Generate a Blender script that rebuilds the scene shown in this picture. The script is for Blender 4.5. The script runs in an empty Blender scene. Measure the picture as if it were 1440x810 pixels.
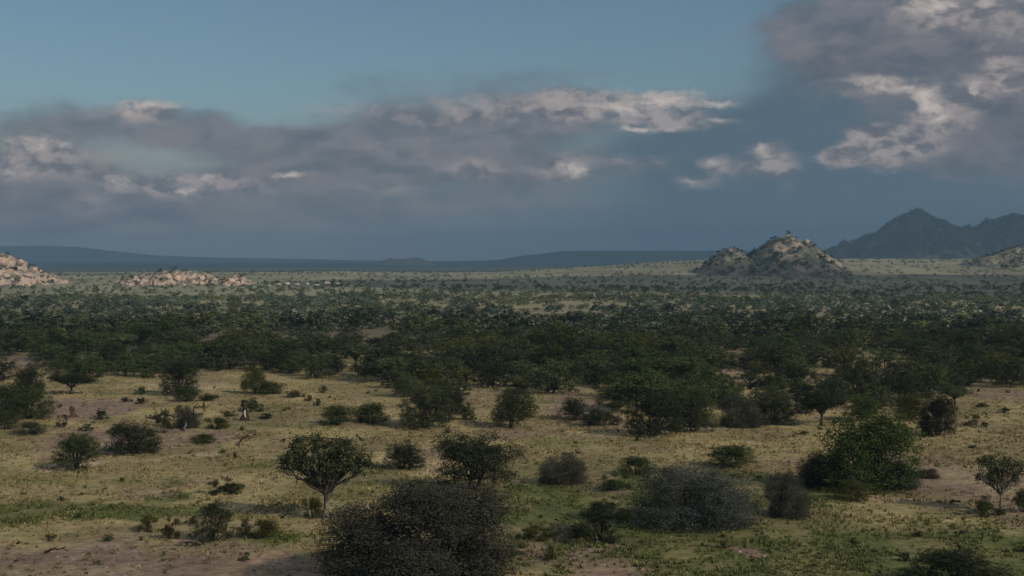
import bpy, math, random
import numpy as np
from mathutils import Vector

random.seed(7)
R = np.random.default_rng(7)
S = bpy.context.scene
COL = S.collection

# ------------------------------------------------------------------ camera
EYE = 20.0
F = 1978.0                      # focal length in pixels of a 1440 px wide picture
PITCH = math.atan(45 / F)
cam_d = bpy.data.cameras.new('camera')
cam = bpy.data.objects.new('camera', cam_d)
COL.objects.link(cam)
cam_d.sensor_width = 36
cam_d.lens = 36 * F / 1440
cam_d.clip_start = 1
cam_d.clip_end = 60000
cam.location = (0, 0, EYE)
cam.rotation_euler = (math.pi / 2 - PITCH, 0, 0)
S.camera = cam


def ray(px, py):
    a, b = (px - 720) / F, (405 - py) / F
    y = math.cos(PITCH) + b * math.sin(PITCH)
    z = b * math.cos(PITCH) - math.sin(PITCH)
    return a / y, z / y          # x and z per metre of y


# ------------------------------------------------------------------ noise
def vnoise(x, y, seed=0):
    x = np.asarray(x, float); y = np.asarray(y, float)
    xi = np.floor(x).astype(np.int64); yi = np.floor(y).astype(np.int64)
    xf = x - xi; yf = y - yi
    u = xf * xf * (3 - 2 * xf); v = yf * yf * (3 - 2 * yf)

    def h(a, b):
        n = (a * 374761393 + b * 668265263 + seed * 974634777) & 0x7fffffff
        n = ((n ^ (n >> 13)) * 1274126177) & 0x7fffffff
        n = n ^ (n >> 16)
        return (n & 0xffff) / 65535.0
    return (h(xi, yi) * (1 - u) + h(xi + 1, yi) * u) * (1 - v) + (h(xi, yi + 1) * (1 - u) + h(xi + 1, yi + 1) * u) * v


def fbm(x, y, seed=0, o=4, gain=.5):
    s = 0; a = 1; t = 0
    for i in range(o):
        s = s + a * vnoise(x * 2 ** i + 17.3 * i, y * 2 ** i + 9.1 * i, seed + i)
        t += a; a *= gain
    return s / t


def sst(a, b, x):
    t = np.clip((np.asarray(x, float) - a) / (b - a), 0, 1)
    return t * t * (3 - 2 * t)


# ------------------------------------------------------------------ terrain
def height(x, y):
    x = np.asarray(x, float); y = np.asarray(y, float)
    r = np.hypot(x, y)
    h = (fbm(x / 38, y / 38, 3) - .5) * 1.5 * sst(60, 110, r) * (1 - .5 * sst(300, 600, r))
    h = h + (fbm(x / 4, y / 4, 5, 3) - .5) * .22
    h = h + (fbm(x / 260, y / 260, 8) - .5) * 7 * sst(400, 1200, r)
    a = x / np.maximum(y, 1)
    right = sst(-.05, .17, a) * sst(0, 200, y)
    h = h + 15.0 * right * sst(950, 2000, y)
    h = h - (1 - right) * 13 * sst(1680, 2600, r)
    h = h - right * 24 * sst(2300, 3300, y)
    return h


def ground(px, py):
    a, s = ray(px, py)
    y = 60.0
    while y < 9000:
        if EYE + s * y <= float(height(a * y, y)):
            break
        y *= 1.004
    return a * y, y, float(height(a * y, y))


def to_px(x, y, z):
    dy, dz = y, z - EYE
    c, s = math.cos(PITCH), math.sin(PITCH)
    d = dy * c - dz * s
    up = dy * s + dz * c
    return 720 + F * x / d, 405 - F * up / d


# ------------------------------------------------------------------ mesh helpers
def mesh_np(name, verts, quads=None, tris=None, mat=None, smooth=False, mats=None, midx=None):
    me = bpy.data.meshes.new(name)
    verts = np.asarray(verts, np.float32)
    me.vertices.add(len(verts)); me.vertices.foreach_set('co', verts.ravel())
    nq = 0 if quads is None else len(quads); nt = 0 if tris is None else len(tris)
    loops = []
    if nq: loops.append(np.asarray(quads, np.int32).ravel())
    if nt: loops.append(np.asarray(tris, np.int32).ravel())
    L = np.concatenate(loops)
    me.loops.add(len(L)); me.loops.foreach_set('vertex_index', L)
    starts = np.concatenate([np.arange(nq) * 4, nq * 4 + np.arange(nt) * 3]).astype(np.int32)
    me.polygons.add(nq + nt); me.polygons.foreach_set('loop_start', starts)
    me.polygons.foreach_set('use_smooth', np.full(nq + nt, smooth))
    for m in (mats or [mat]):
        if m: me.materials.append(m)
    if midx is not None: me.polygons.foreach_set('material_index', np.asarray(midx, np.int32))
    me.update(calc_edges=True)
    me.validate()
    return me


def tint_attr(me, cols, name='tint'):
    a = me.attributes.new(name, 'FLOAT_COLOR', 'POINT')
    c = np.ones((len(cols), 4), np.float32); c[:, :cols.shape[1]] = cols
    a.data.foreach_set('color', c.ravel())


def add(name, me, parent=None, loc=None):
    o = bpy.data.objects.new(name, me); COL.objects.link(o)
    if parent: o.parent = parent
    if loc is not None: o.location = loc
    return o


class Tubes:
    def __init__(s): s.v = []; s.q = []; s.n = 0

    def tube(s, pts, rad, sides=5):
        pts = np.asarray(pts, float)
        d = np.gradient(pts, axis=0); d /= np.linalg.norm(d, axis=1)[:, None] + 1e-9
        ref = np.array([.31, .92, .23])
        u = np.cross(d, ref); u /= np.linalg.norm(u, axis=1)[:, None] + 1e-9
        w = np.cross(d, u)
        t = np.arange(sides) * 2 * math.pi / sides
        ring = pts[:, None, :] + (u[:, None, :] * np.cos(t)[None, :, None] + w[:, None, :] * np.sin(t)[None, :, None]) * np.asarray(rad)[:, None, None]
        k = len(pts)
        s.v.append(ring.reshape(-1, 3))
        i = np.arange(k - 1)[:, None] * sides + np.arange(sides)[None, :]
        j = np.arange(k - 1)[:, None] * sides + (np.arange(sides)[None, :] + 1) % sides
        s.q.append(np.stack([i, j, j + sides, i + sides], -1).reshape(-1, 4) + s.n)
        s.n += k * sides

    def arrays(s): return np.concatenate(s.v), np.concatenate(s.q)


def limb(T, a, b, r0, r1, rng, seg=5, wob=.04, sides=5, sag=0.0):
    a = np.array(a, float); b = np.array(b, float)
    t = np.linspace(0, 1, seg)[:, None]
    L = np.linalg.norm(b - a)
    p = a + (b - a) * t + rng.normal(0, wob * L, (seg, 3)) * np.sin(t * math.pi)
    p[:, 2] += np.sin(t[:, 0] * math.pi) * sag * L
    T.tube(p, np.linspace(r0, r1, seg), sides)
    return p


def leaves(cent, nrm, size, rng, asp=.55):
    n = len(cent)
    nrm = nrm / (np.linalg.norm(nrm, axis=1)[:, None] + 1e-9)
    r = rng.normal(0, 1, (n, 3)); u = np.cross(nrm, r); u /= np.linalg.norm(u, axis=1)[:, None] + 1e-9
    w = np.cross(nrm, u)
    s = size * rng.uniform(.55, 1.35, (n, 1))
    v = np.stack([cent + u * s, cent + w * s * asp, cent - u * s * .9, cent - w * s * asp], 1).reshape(-1, 3)
    q = np.arange(n * 4).reshape(-1, 4)
    return v, q


def crown_pts(kind, n, rng, clump=.035):
    """Unit plant: crown half width .5, top at z = 1. Returns leaf centres, normals, lobes."""
    lobes = []
    if kind == 'umbrella':
        for k in range(9):
            a = k * 2.4 + rng.uniform(-.5, .5); r = .34 * math.sqrt((k + .3) / 9)
            lobes.append((r * math.cos(a), r * math.sin(a), .74 + rng.uniform(-.07, .06) - r * .3, rng.uniform(.14, .2), .15))
        for k in range(5):
            a = k * 1.26; lobes.append((.13 * math.cos(a), .13 * math.sin(a), rng.uniform(.48, .6), .11, .1))
    elif kind == 'tree':
        for k in range(11):
            a = k * 2.4 + rng.uniform(-.5, .5); r = .33 * math.sqrt((k + .2) / 11)
            lobes.append((r * math.cos(a), r * math.sin(a), rng.uniform(.36, .84) - r * .35, rng.uniform(.14, .2), rng.uniform(.15, .22)))
        for k in range(6):
            a = k * 1.05 + rng.uniform(-.3, .3); lobes.append((.27 * math.cos(a), .27 * math.sin(a), rng.uniform(.2, .34), .14, .13))
    elif kind == 'mound':          # low rounded bush reaching the ground
        for k in range(13):
            a = k * 2.4 + rng.uniform(-.5, .5); r = .36 * math.sqrt((k + .2) / 13)
            top = math.sqrt(max(.05, 1 - (r / .52) ** 2))
            z = rng.uniform(.2, .8) * top
            lobes.append((r * math.cos(a), r * math.sin(a), max(.14, z), rng.uniform(.12, .18), rng.uniform(.16, .24)))
        lobes.append((0, 0, .72, .2, .26))
    elif kind == 'dome':           # dense hemispherical crown with thin shade gap below
        for k in range(15):
            a = k * 2.4 + rng.uniform(-.4, .4); r = .35 * math.sqrt((k + .2) / 15)
            top = math.sqrt(max(.05, 1 - (r / .54) ** 2))
            lobes.append((r * math.cos(a), r * math.sin(a), .2 + .56 * top * rng.uniform(.3, 1), rng.uniform(.13, .17), rng.uniform(.14, .2)))
        for k in range(9):
            a = k * .7 + rng.uniform(-.2, .2); lobes.append((.34 * math.cos(a), .34 * math.sin(a), rng.uniform(.13, .24), .14, .14))
    elif kind == 'thicket':        # several crowns grown together, uneven outline
        for k in range(20):
            a = k * 2.4 + rng.uniform(-.6, .6); r = .4 * math.sqrt((k + .2) / 20) * rng.uniform(.8, 1.1)
            top = math.sqrt(max(.06, 1 - (r / .5) ** 2))
            rad = rng.uniform(.08, .17)
            lobes.append((r * math.cos(a), r * math.sin(a), max(.12, rng.uniform(.35, .92) * top), rad, rad * 1.5))
        for k in range(9):
            a = k * .7; lobes.append((.3 * math.cos(a), .3 * math.sin(a), .18, .15, .2))
    elif kind == 'savanna':        # the forked acacia with its funnel of limbs
        for (lx, lz, lr) in ((-.40, .68, .1), (-.3, .82, .11), (-.1, .89, .12), (.1, .86, .11), (.26, .84, .1), (.4, .72, .1), (-.2, .66, .12), (.04, .7, .13), (.26, .64, .1), (-.14, .54, .09), (.03, .52, .09), (.36, .56, .06), (-.47, .6, .05)):
            for sgn in (-1, 1):
                lobes.append((lx + rng.normal(0, .02), sgn * rng.uniform(.02, .26) * (1 - abs(lx)), lz + rng.normal(0, .02), lr * .95, lr))
    elif kind == 'cone':
        for k in range(10):
            z = .12 + .78 * k / 10; r = .3 * (1 - z) + .03; a = k * 2.4
            lobes.append((r * math.cos(a), r * math.sin(a), z, .12 + .16 * (1 - z), .13))
    else:                          # 'ragged'
        for k in range(12):
            a = rng.uniform(0, 6.28); r = .4 * rng.uniform(0, 1) ** .6
            lobes.append((r * math.cos(a), r * math.sin(a), rng.uniform(.15, .85) * (1 - .5 * r), rng.uniform(.09, .16), rng.uniform(.1, .16)))
    lobes = np.array(lobes)
    if kind in ('dome', 'mound', 'tree'): lobes[:, 3:] *= 1.12
    vol = lobes[:, 3] ** 2 * lobes[:, 4]; vol /= vol.sum()
    ncl = max(14, n // 22)
    li = rng.choice(len(lobes), ncl, p=vol)
    d = rng.normal(0, 1, (ncl, 3)); d /= np.linalg.norm(d, axis=1)[:, None]
    rr = rng.uniform(.25, 1.12, (ncl, 1)) ** .45
    cc = lobes[li, :3] + d * rr * np.stack([lobes[li, 3], lobes[li, 3], lobes[li, 4]], 1)
    cc[:, 2] = np.clip(cc[:, 2], .03, None)
    ci = rng.integers(0, ncl, n)
    p = cc[ci] + rng.normal(0, clump, (n, 3)) * np.array([1, 1, .8])
    p[:, 2] = np.clip(p[:, 2], .015, None)
    nr = d[ci] * .7 + np.array([0, 0, .5]) + rng.normal(0, .55, (n, 3))
    sc = np.percentile(np.abs(p[:, :2]), 99.2) / .5
    p[:, :2] /= sc; lobes[:, :2] /= sc; cc[:, :2] /= sc
    top = np.percentile(p[:, 2], 99.3)
    p[:, 2] /= top; lobes[:, 2] /= top; cc[:, 2] /= top
    return p, nr, lobes, cc


def trunk_mesh(kind, lobes, cc, rng, thick=.028, fine=True, leaning=0.0):
    T = Tubes()
    if kind in ('umbrella', 'tree', 'dome', 'savanna'):
        fz = {'savanna': .3, 'umbrella': .3, 'tree': .18, 'dome': .1}[kind]
        ns = 1 if kind in ('umbrella', 'savanna') else 2
        for s in range(ns):
            off = 0 if ns == 1 else (s - .5) * .07
            fork = np.array([off * 1.8 + leaning, rng.uniform(-.02, .02), fz])
            p = limb(T, (off, 0, -.03), fork, thick * 1.25, thick * .85, rng, 5, .03, 7)
            T.tube(np.array([(off, 0, -.04), (off, 0, .05)]), [thick * 1.9, thick * 1.15], 7)
            for l in lobes[s::ns]:
                e = l[:3] + np.array([0, 0, -.02])
                mid = fork + (e - fork) * np.array([.45, .45, .55])
                q = limb(T, fork, mid, thick * .62, thick * .42, rng, 4, .05)
                limb(T, mid, e, thick * .42, thick * .16, rng, 4, .07)
                if fine:
                    near = cc[np.argsort(np.linalg.norm(cc - e, axis=1))[:6]]
                    for c in near: limb(T, e + (mid - e) * rng.uniform(0, .5), c, thick * .14, thick * .04, rng, 3, .08, 3)
    else:
        for l in lobes:
            b = np.array([l[0] * .18, l[1] * .18, -.02])
            limb(T, b, l[:3], thick * .6, thick * .2, rng, 5, .06, 4)
            if fine:
                near = cc[np.argsort(np.linalg.norm(cc - l[:3], axis=1))[:7]]
                for c in near: limb(T, l[:3] * .9 + b * .1, c, thick * .16, thick * .04, rng, 3, .08, 3)
    return T


def twig_sprays(cc, n, rng, length=.075, w=.0026):
    """bare twigs standing out of the crown"""
    T = Tubes()
    idx = rng.integers(0, len(cc), n)
    for i in idx:
        c = cc[i]; d = c - np.array([0, 0, .2]); d /= np.linalg.norm(d) + 1e-6
        d = d + rng.normal(0, .45, 3)
        L = length * rng.uniform(.5, 1.3)
        limb(T, c - d * L * .6, c + d * L * .6, w * 1.2, w * .4, rng, 3, .08, 3)
    return T


# ------------------------------------------------------------------ materials
def mat_new(name):
    m = bpy.data.materials.new(name); m.use_nodes = True
    nt = m.node_tree; nt.nodes.clear()
    return m, nt


def N(nt, typ, **k):
    n = nt.nodes.new(typ)
    for a, b in k.items():
        if a.startswith('i_'):
            key = a[2:]
            key = int(key) if key.isdigit() else key.replace('_', ' ')
            n.inputs[key].default_value = b
        else: setattr(n, a, b)
    return n


def foliage_mat(name, base, alt, use_attr=False):
    m, nt = mat_new(name); L = nt.links.new
    geo = N(nt, 'ShaderNodeNewGeometry')
    no = N(nt, 'ShaderNodeTexNoise', i_Scale=.9, i_Detail=3)
    L(geo.outputs['Position'], no.inputs['Vector'])
    ramp = N(nt, 'ShaderNodeMapRange'); ramp.inputs[1].default_value = .35; ramp.inputs[2].default_value = .68
    L(no.outputs[0], ramp.inputs[0])
    mix = N(nt, 'ShaderNodeMix', data_type='RGBA'); mix.inputs[6].default_value = (*base, 1); mix.inputs[7].default_value = (*alt, 1)
    L(ramp.outputs[0], mix.inputs[0])
    isl = N(nt, 'ShaderNodeMapRange'); isl.inputs[3].default_value = .6; isl.inputs[4].default_value = 1.45
    L(geo.outputs['Random Per Island'], isl.inputs[0])
    mul = N(nt, 'ShaderNodeMix', data_type='RGBA', blend_type='MULTIPLY'); mul.inputs[0].default_value = 1
    L(mix.outputs[2], mul.inputs[6])
    if use_attr:
        t = N(nt, 'ShaderNodeAttribute', attribute_name='tint'); L(t.outputs['Color'], mul.inputs[7])
    else:
        t = N(nt, 'ShaderNodeObjectInfo'); L(t.outputs['Color'], mul.inputs[7])
    sc = N(nt, 'ShaderNodeVectorMath', operation='SCALE'); L(mul.outputs[2], sc.inputs[0]); L(isl.outputs[0], sc.inputs[3])
    d = N(nt, 'ShaderNodeBsdfDiffuse'); tr = N(nt, 'ShaderNodeBsdfTranslucent'); mx = N(nt, 'ShaderNodeMixShader'); mx.inputs[0].default_value = .22
    L(sc.outputs[0], d.inputs[0]); L(sc.outputs[0], tr.inputs[0]); L(d.outputs[0], mx.inputs[1]); L(tr.outputs[0], mx.inputs[2])
    o = N(nt, 'ShaderNodeOutputMaterial'); L(mx.outputs[0], o.inputs[0])
    return m


def rough_mat(name, c1, c2, scale=1.0, detail=6, bump=.3, dist=.1, c3=None, contrast=(.35, .65), zstretch=1.0):
    m, nt = mat_new(name); L = nt.links.new
    tc = N(nt, 'ShaderNodeNewGeometry')
    mp = N(nt, 'ShaderNodeMapping'); mp.inputs['Scale'].default_value = (1, 1, zstretch); L(tc.outputs['Position'], mp.inputs[0])
    no = N(nt, 'ShaderNodeTexNoise', i_Scale=scale, i_Detail=detail, i_Roughness=.62); L(mp.outputs[0], no.inputs['Vector'])
    cr = N(nt, 'ShaderNodeValToRGB'); L(no.outputs[0], cr.inputs[0])
    e = cr.color_ramp.elements
    e[0].position, e[0].color = contrast[0], (*c1, 1)
    e[1].position, e[1].color = contrast[1], (*c2, 1)
    if c3:
        k = e.new(.5 * (contrast[0] + contrast[1]) + .02); k.color = (*c3, 1)
    b = N(nt, 'ShaderNodeBsdfPrincipled', i_Roughness=.92); b.inputs['Specular IOR Level'].default_value = .15
    L(cr.outputs[0], b.inputs['Base Color'])
    if bump:
        bp = N(nt, 'ShaderNodeBump', i_Strength=bump, i_Distance=dist); L(no.outputs[0], bp.inputs['Height']); L(bp.outputs[0], b.inputs['Normal'])
    o = N(nt, 'ShaderNodeOutputMaterial'); L(b.outputs[0], o.inputs[0])
    return m


M_LEAF = foliage_mat('foliage', (.036, .046, .024), (.066, .078, .034))
M_LEAF_FAR = foliage_mat('foliage_far', (.036, .046, .024), (.062, .074, .036), True)
M_TWIGLEAF = foliage_mat('grey_foliage', (.044, .047, .038), (.074, .076, .062))
M_BARK = rough_mat('bark', (.03, .024, .02), (.075, .062, .05), 6, 4, .5, .03)
M_BARK_PALE = rough_mat('bark_pale', (.11, .09, .07), (.24, .2, .16), 5, 4, .5, .03)
M_TWIG = rough_mat('twigs', (.07, .065, .06), (.17, .16, .145), 4, 3, 0)
M_GRASS = foliage_mat('grass_blades', (.9, .9, .9), (1.1, 1.1, 1.1), True)
M_GRANITE = rough_mat('pink_granite', (.17, .12, .09), (.5, .385, .31), .35, 9, .8, 1.2, (.4, .3, .23), (.3, .66), .5)
M_BROWNROCK = rough_mat('brown_rock', (.16, .12, .09), (.36, .28, .21), .3, 7, .6, .8)
M_PALEROCK = rough_mat('pale_rock', (.22, .2, .17), (.48, .44, .38), .3, 7, .6, .8)
M_DARKWOOD = rough_mat('dead_wood', (.02, .015, .012), (.055, .04, .032), 5, 4, .5, .04)
M_TERMITE = rough_mat('termite_earth', (.055, .03, .022), (.1, .055, .04), 3, 5, .6, .08)


# ------------------------------------------------------------------ ground
def blob(px, py, cx, cy, rx, ry):
    return np.exp(-(((px - cx) / rx) ** 2 + ((py - cy) / ry) ** 2))


# real patches of the plain, laid out once as ground positions (centre, half width, half depth in metres)
def patch(cx, cy, wpx, d0, d1):
    x0, ya, _ = ground(cx, d0); x1, yb, _ = ground(cx, d1)
    return ((x0 + x1) / 2, (ya + yb) / 2, wpx / F * (ya + yb) / 2, abs(yb - ya) / 2)


GREEN = [patch(1100, 0, 420, 850, 725), patch(1250, 0, 320, 900, 728), patch(860, 0, 230, 772, 690), patch(1100, 0, 140, 720, 690), patch(150, 0, 240, 725, 700),
         patch(420, 0, 110, 765, 735), patch(1260, 0, 120, 700, 680), patch(60, 0, 120, 735, 705), patch(880, 0, 120, 705, 680), patch(1000, 0, 60, 690, 660)]
SOIL = [patch(60, 0, 330, 860, 757), patch(320, 0, 240, 860, 775), patch(820, 0, 95, 850, 780), patch(120, 0, 70, 590, 560), patch(1070, 0, 30, 775, 765),
        patch(800, 0, 34, 602, 545), patch(1330, 0, 110, 702, 662), patch(690, 0, 60, 660, 640), patch(20, 0, 70, 530, 500), patch(1400, 0, 90, 566, 545),
        patch(1135, 0, 34, 545, 525), patch(1020, 0, 50, 540, 515), patch(200, 0, 140, 640, 600)]
PALE = [patch(1300, 0, 95, 715, 707), patch(560, 0, 50, 652, 644), patch(640, 0, 90, 668, 661), patch(1000, 0, 150, 609, 603), patch(170, 0, 120, 655, 646), patch(1010, 0, 30, 772, 768),
        patch(60, 0, 50, 668, 658), patch(260, 0, 60, 550, 535), patch(880, 0, 110, 611, 604)]


def pmask(pl, x, y):
    m = np.zeros_like(x)
    wx = x + (fbm(x / 9, y / 14, 31) - .5) * 16; wy = y + (fbm(x / 9, y / 14, 41) - .5) * 22
    for cx, cy, rx, ry in pl:
        m = np.maximum(m, 1 - sst(.55, 1.25, np.sqrt(((wx - cx) / rx) ** 2 + ((wy - cy) / ry) ** 2)))
    return m


def ground_colour(x, y):
    """albedo of the plain"""
    r = np.hypot(x, y)
    dry = np.array([.35, .288, .143]); drier = np.array([.25, .205, .105])
    n = sst(.35, .65, fbm(x / 7, y / 10, 51, 5))[:, None]
    c = dry * n + drier * (1 - n)
    g = pmask(GREEN, x, y)
    g = np.clip(g * (.55 + 1.0 * sst(.3, .6, fbm(x / 4, y / 5, 61, 4))), 0, 1)
    g = np.maximum(g, .4 * sst(.55, .7, fbm(x / 12, y / 9, 66, 4)))[:, None]
    c = c * (1 - g) + np.array([.11, .126, .042]) * g
    s = np.clip(pmask(SOIL, x, y) * (.55 + .7 * sst(.35, .6, fbm(x / 3, y / 3, 71, 4))), 0, 1)
    s = np.maximum(s, .6 * sst(.6, .72, fbm(x / 10, y / 12, 77, 4)))[:, None]
    soil = np.array([.245, .175, .13]) * (.75 + .5 * fbm(x / 1.5, y / 1.5, 79, 3))[:, None]
    c = c * (1 - s) + soil * s
    p = (pmask(PALE, x, y) * sst(.33, .56, fbm(x / 3, y / 2, 75, 4)) * .85)[:, None]
    c = c * (1 - p) + np.array([.42, .33, .22]) * p
    # woodland floor, haze painted in as paling with distance; open pale plain beyond
    f = sst(230, 380, r)[:, None]
    c = c * (1 - f) + ((np.array([.14, .12, .075])[None, :] + np.array([.085, .085, .05])[None, :] * sst(340, 520, r)[:, None]) * (.75 + .6 * fbm(x / 20, y / 30, 81))[:, None]) * f
    edge = 560 + 90 * sst(-.15, 0, x / np.maximum(y, 1)) + (fbm(x / 160, y / 160, 83) - .5) * 260
    f2 = sst(0, 260, r - edge)[:, None]
    far = np.array([.2, .195, .13]) * (.4 + 1.2 * fbm(x / 40, y / 90, 85, 6, .62))[:, None]
    c = c * (1 - f2) + far * f2
    f3 = (sst(1800, 2500, r) * (1 - .75 * sst(.1, .2, x / np.maximum(y, 1)) * (1 - sst(2600, 3200, r))))[:, None]
    c = c * (1 - f3) + np.array([.055, .065, .045]) * (.6 + .8 * fbm(x / 300, y / 500, 87))[:, None] * f3
    return c


rr = np.concatenate([np.linspace(1, 64, 14), np.geomspace(68, 400, 330), np.geomspace(403, 9000, 300)])
an = np.concatenate([np.linspace(-27, 27, 520), np.linspace(27.5, 332.5, 110)])
an = np.radians(an)
RR, AA = np.meshgrid(rr, an, indexing='ij')
gx, gy = (RR * np.sin(AA)).ravel(), (RR * np.cos(AA)).ravel()
gz = height(gx, gy)
nr, na = RR.shape
i = np.arange(nr - 1)[:, None] * na + np.arange(na)[None, :]
j = np.arange(nr - 1)[:, None] * na + (np.arange(na)[None, :] + 1) % na
quads = np.stack([i, i + na, j + na, j], -1).reshape(-1, 4)
V = np.stack([gx, gy, gz], 1)
V = np.vstack([V, [[0, 0, float(height(0, 0))]]])
tri = np.stack([np.full(na, len(V) - 1), np.arange(na), (np.arange(na) + 1) % na], 1)

m, nt = mat_new('savanna_ground'); L = nt.links.new
at = N(nt, 'ShaderNodeAttribute', attribute_name='tint')
geo = N(nt, 'ShaderNodeNewGeometry')
mp = N(nt, 'ShaderNodeMapping'); mp.inputs['Scale'].default_value = (.8, .8, .8); L(geo.outputs['Position'], mp.inputs[0])
n1 = N(nt, 'ShaderNodeTexNoise', i_Scale=1.6, i_Detail=6, i_Roughness=.7); L(mp.outputs[0], n1.inputs['Vector'])
n2 = N(nt, 'ShaderNodeTexNoise', i_Scale=.22, i_Detail=5, i_Roughness=.6); L(mp.outputs[0], n2.inputs['Vector'])
r1 = N(nt, 'ShaderNodeMapRange'); r1.inputs[1].default_value = .3; r1.inputs[2].default_value = .7; r1.inputs[3].default_value = .55; r1.inputs[4].default_value = 1.4; L(n1.outputs[0], r1.inputs[0])
r2 = N(nt, 'ShaderNodeMapRange'); r2.inputs[1].default_value = .3; r2.inputs[2].default_value = .7; r2.inputs[3].default_value = .75; r2.inputs[4].default_value = 1.22; L(n2.outputs[0], r2.inputs[0])
mm = N(nt, 'ShaderNodeMath', operation='MULTIPLY'); L(r1.outputs[0], mm.inputs[0]); L(r2.outputs[0], mm.inputs[1])
vm = N(nt, 'ShaderNodeVectorMath', operation='SCALE'); L(at.outputs['Color'], vm.inputs[0]); L(mm.outputs[0], vm.inputs[3])
b = N(nt, 'ShaderNodeBsdfPrincipled', i_Roughness=.95); b.inputs['Specular IOR Level'].default_value = .1; L(vm.outputs[0], b.inputs['Base Color'])
bp = N(nt, 'ShaderNodeBump', i_Strength=.6, i_Distance=.15); L(n1.outputs[0], bp.inputs['Height']); L(bp.outputs[0], b.inputs['Normal'])
o = N(nt, 'ShaderNodeOutputMaterial'); L(b.outputs[0], o.inputs[0])
M_GROUND = m
me = mesh_np('ground', V, quads, tri, M_GROUND, True)
gc = ground_colour(V[:, 0], V[:, 1])
tint_attr(me, gc)
g = add('ground', me); g['kind'] = 'structure'


# ------------------------------------------------------------------ hills
HILL_PTS = []


def hill(name, label, prof, D, rf, rb, mat, nu, nv, rough=.14, seed=1, base_drop=4, cell=60, scrub=0, sharp=1.0, tors=()):
    pts = sorted(prof)
    px = np.linspace(pts[0][0], pts[-1][0], nu)
    py = np.interp(px, [p[0] for p in pts], [p[1] for p in pts])
    ux = np.array([ray(a, b) for a, b in zip(px, py)])
    off = (fbm(ux[:, 0] * D / (cell * 2.2), ux[:, 0] * 0 + 3, seed) - .5) * rf * .5
    x = ux[:, 0] * (D + off); top = EYE + ux[:, 1] * (D + off)
    v = np.linspace(-1, 1, nv)
    X = np.repeat(x[:, None], nv, 1)
    Y = D + np.where(v < 0, v * rf, v * rb)[None, :] + off[:, None]
    base = height(X, Y) - base_drop
    prof_v = np.clip(1 - np.abs(v) ** (1.15 * sharp), 0, 1)[None, :]
    n = fbm(X / cell + 5, Y / cell, seed + 3, 6, .55) - .5
    rid = 1 - np.abs(fbm(X / (cell * .9), Y / (cell * 2.0), seed + 9, 4) * 2 - 1)
    H = np.clip(top[:, None] - base, 0, None)
    amp = rough * H.max()
    ev = np.clip(np.minimum(1, (1 - np.abs(v)) * 4), 0, 1)[None, :] * np.clip(np.minimum(1, H / (H.max() * .25)), 0, 1)
    Z = base + H * prof_v + (n * 1.6 + (rid - .68) * 1.6) * amp * ev * (.25 + .75 * np.minimum(1, np.abs(v[None, :]) * 4))
    P = np.stack([X, Y, Z], -1).reshape(-1, 3)
    i = np.arange(nu - 1)[:, None] * nv + np.arange(nv - 1)[None, :]
    q = np.stack([i, i + nv, i + nv + 1, i + 1], -1).reshape(-1, 4)
    me = mesh_np(name, P, q, None, mat, True)
    ob = add(name, me); ob['kind'] = 'structure'; ob['label'] = label
    if scrub:
        msk = (P[:, 2] > height(P[:, 0], P[:, 1]) + 1) & (P[:, 1] < D + rb * .3)
        idx = np.nonzero(msk)[0]
        k = R.choice(idx, min(scrub, len(idx)), replace=False)
        HILL_PTS.append(P[k] + np.array([0, 0, -.3]))
    return P


def hill_mat(name, veg, rock, scale, bias):
    m, nt = mat_new(name); L = nt.links.new
    geo = N(nt, 'ShaderNodeNewGeometry')
    n1 = N(nt, 'ShaderNodeTexNoise', i_Scale=scale, i_Detail=8, i_Roughness=.68); L(geo.outputs['Position'], n1.inputs['Vector'])
    sx = N(nt, 'ShaderNodeSeparateXYZ'); L(geo.outputs['Normal'], sx.inputs[0])
    sl = N(nt, 'ShaderNodeMath', operation='MULTIPLY_ADD'); sl.inputs[1].default_value = -.35; sl.inputs[2].default_value = bias; L(sx.outputs[2], sl.inputs[0])
    s2 = N(nt, 'ShaderNodeMath', operation='ADD'); L(sl.outputs[0], s2.inputs[0]); L(n1.outputs[0], s2.inputs[1])
    mr = N(nt, 'ShaderNodeMapRange'); mr.inputs[1].default_value = .45; mr.inputs[2].default_value = .6; L(s2.outputs[0], mr.inputs[0])
    mx = N(nt, 'ShaderNodeMix', data_type='RGBA'); mx.inputs[6].default_value = (*veg, 1); mx.inputs[7].default_value = (*rock, 1); L(mr.outputs[0], mx.inputs[0])
    b = N(nt, 'ShaderNodeBsdfPrincipled', i_Roughness=.95); b.inputs['Specular IOR Level'].default_value = .1; L(mx.outputs[2], b.inputs['Base Color'])
    bp = N(nt, 'ShaderNodeBump', i_Strength=.7, i_Distance=.25 / scale); L(n1.outputs[0], bp.inputs['Height']); L(bp.outputs[0], b.inputs['Normal'])
    o = N(nt, 'ShaderNodeOutputMaterial'); L(b.outputs[0], o.inputs[0])
    return m


M_MOUNT = hill_mat('mountain_scrub', (.034, .04, .04), (.13, .115, .105), .012, .2)
M_KOPJE = hill_mat('kopje_rock', (.1, .105, .075), (.3, .245, .19), .06, .27)
M_FOOT = hill_mat('foothill', (.17, .165, .11), (.36, .31, .25), .06, .3)
M_FAR = hill_mat('far_scrub', (.05, .06, .045), (.08, .08, .065), .004, .1)
M_GRAN = hill_mat('granite', (.11, .1, .07), (.35, .28, .23), .16, .3)
M_OUT = hill_mat('outcrop_base', (.12, .115, .07), (.42, .3, .22), .06, .25)

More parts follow.
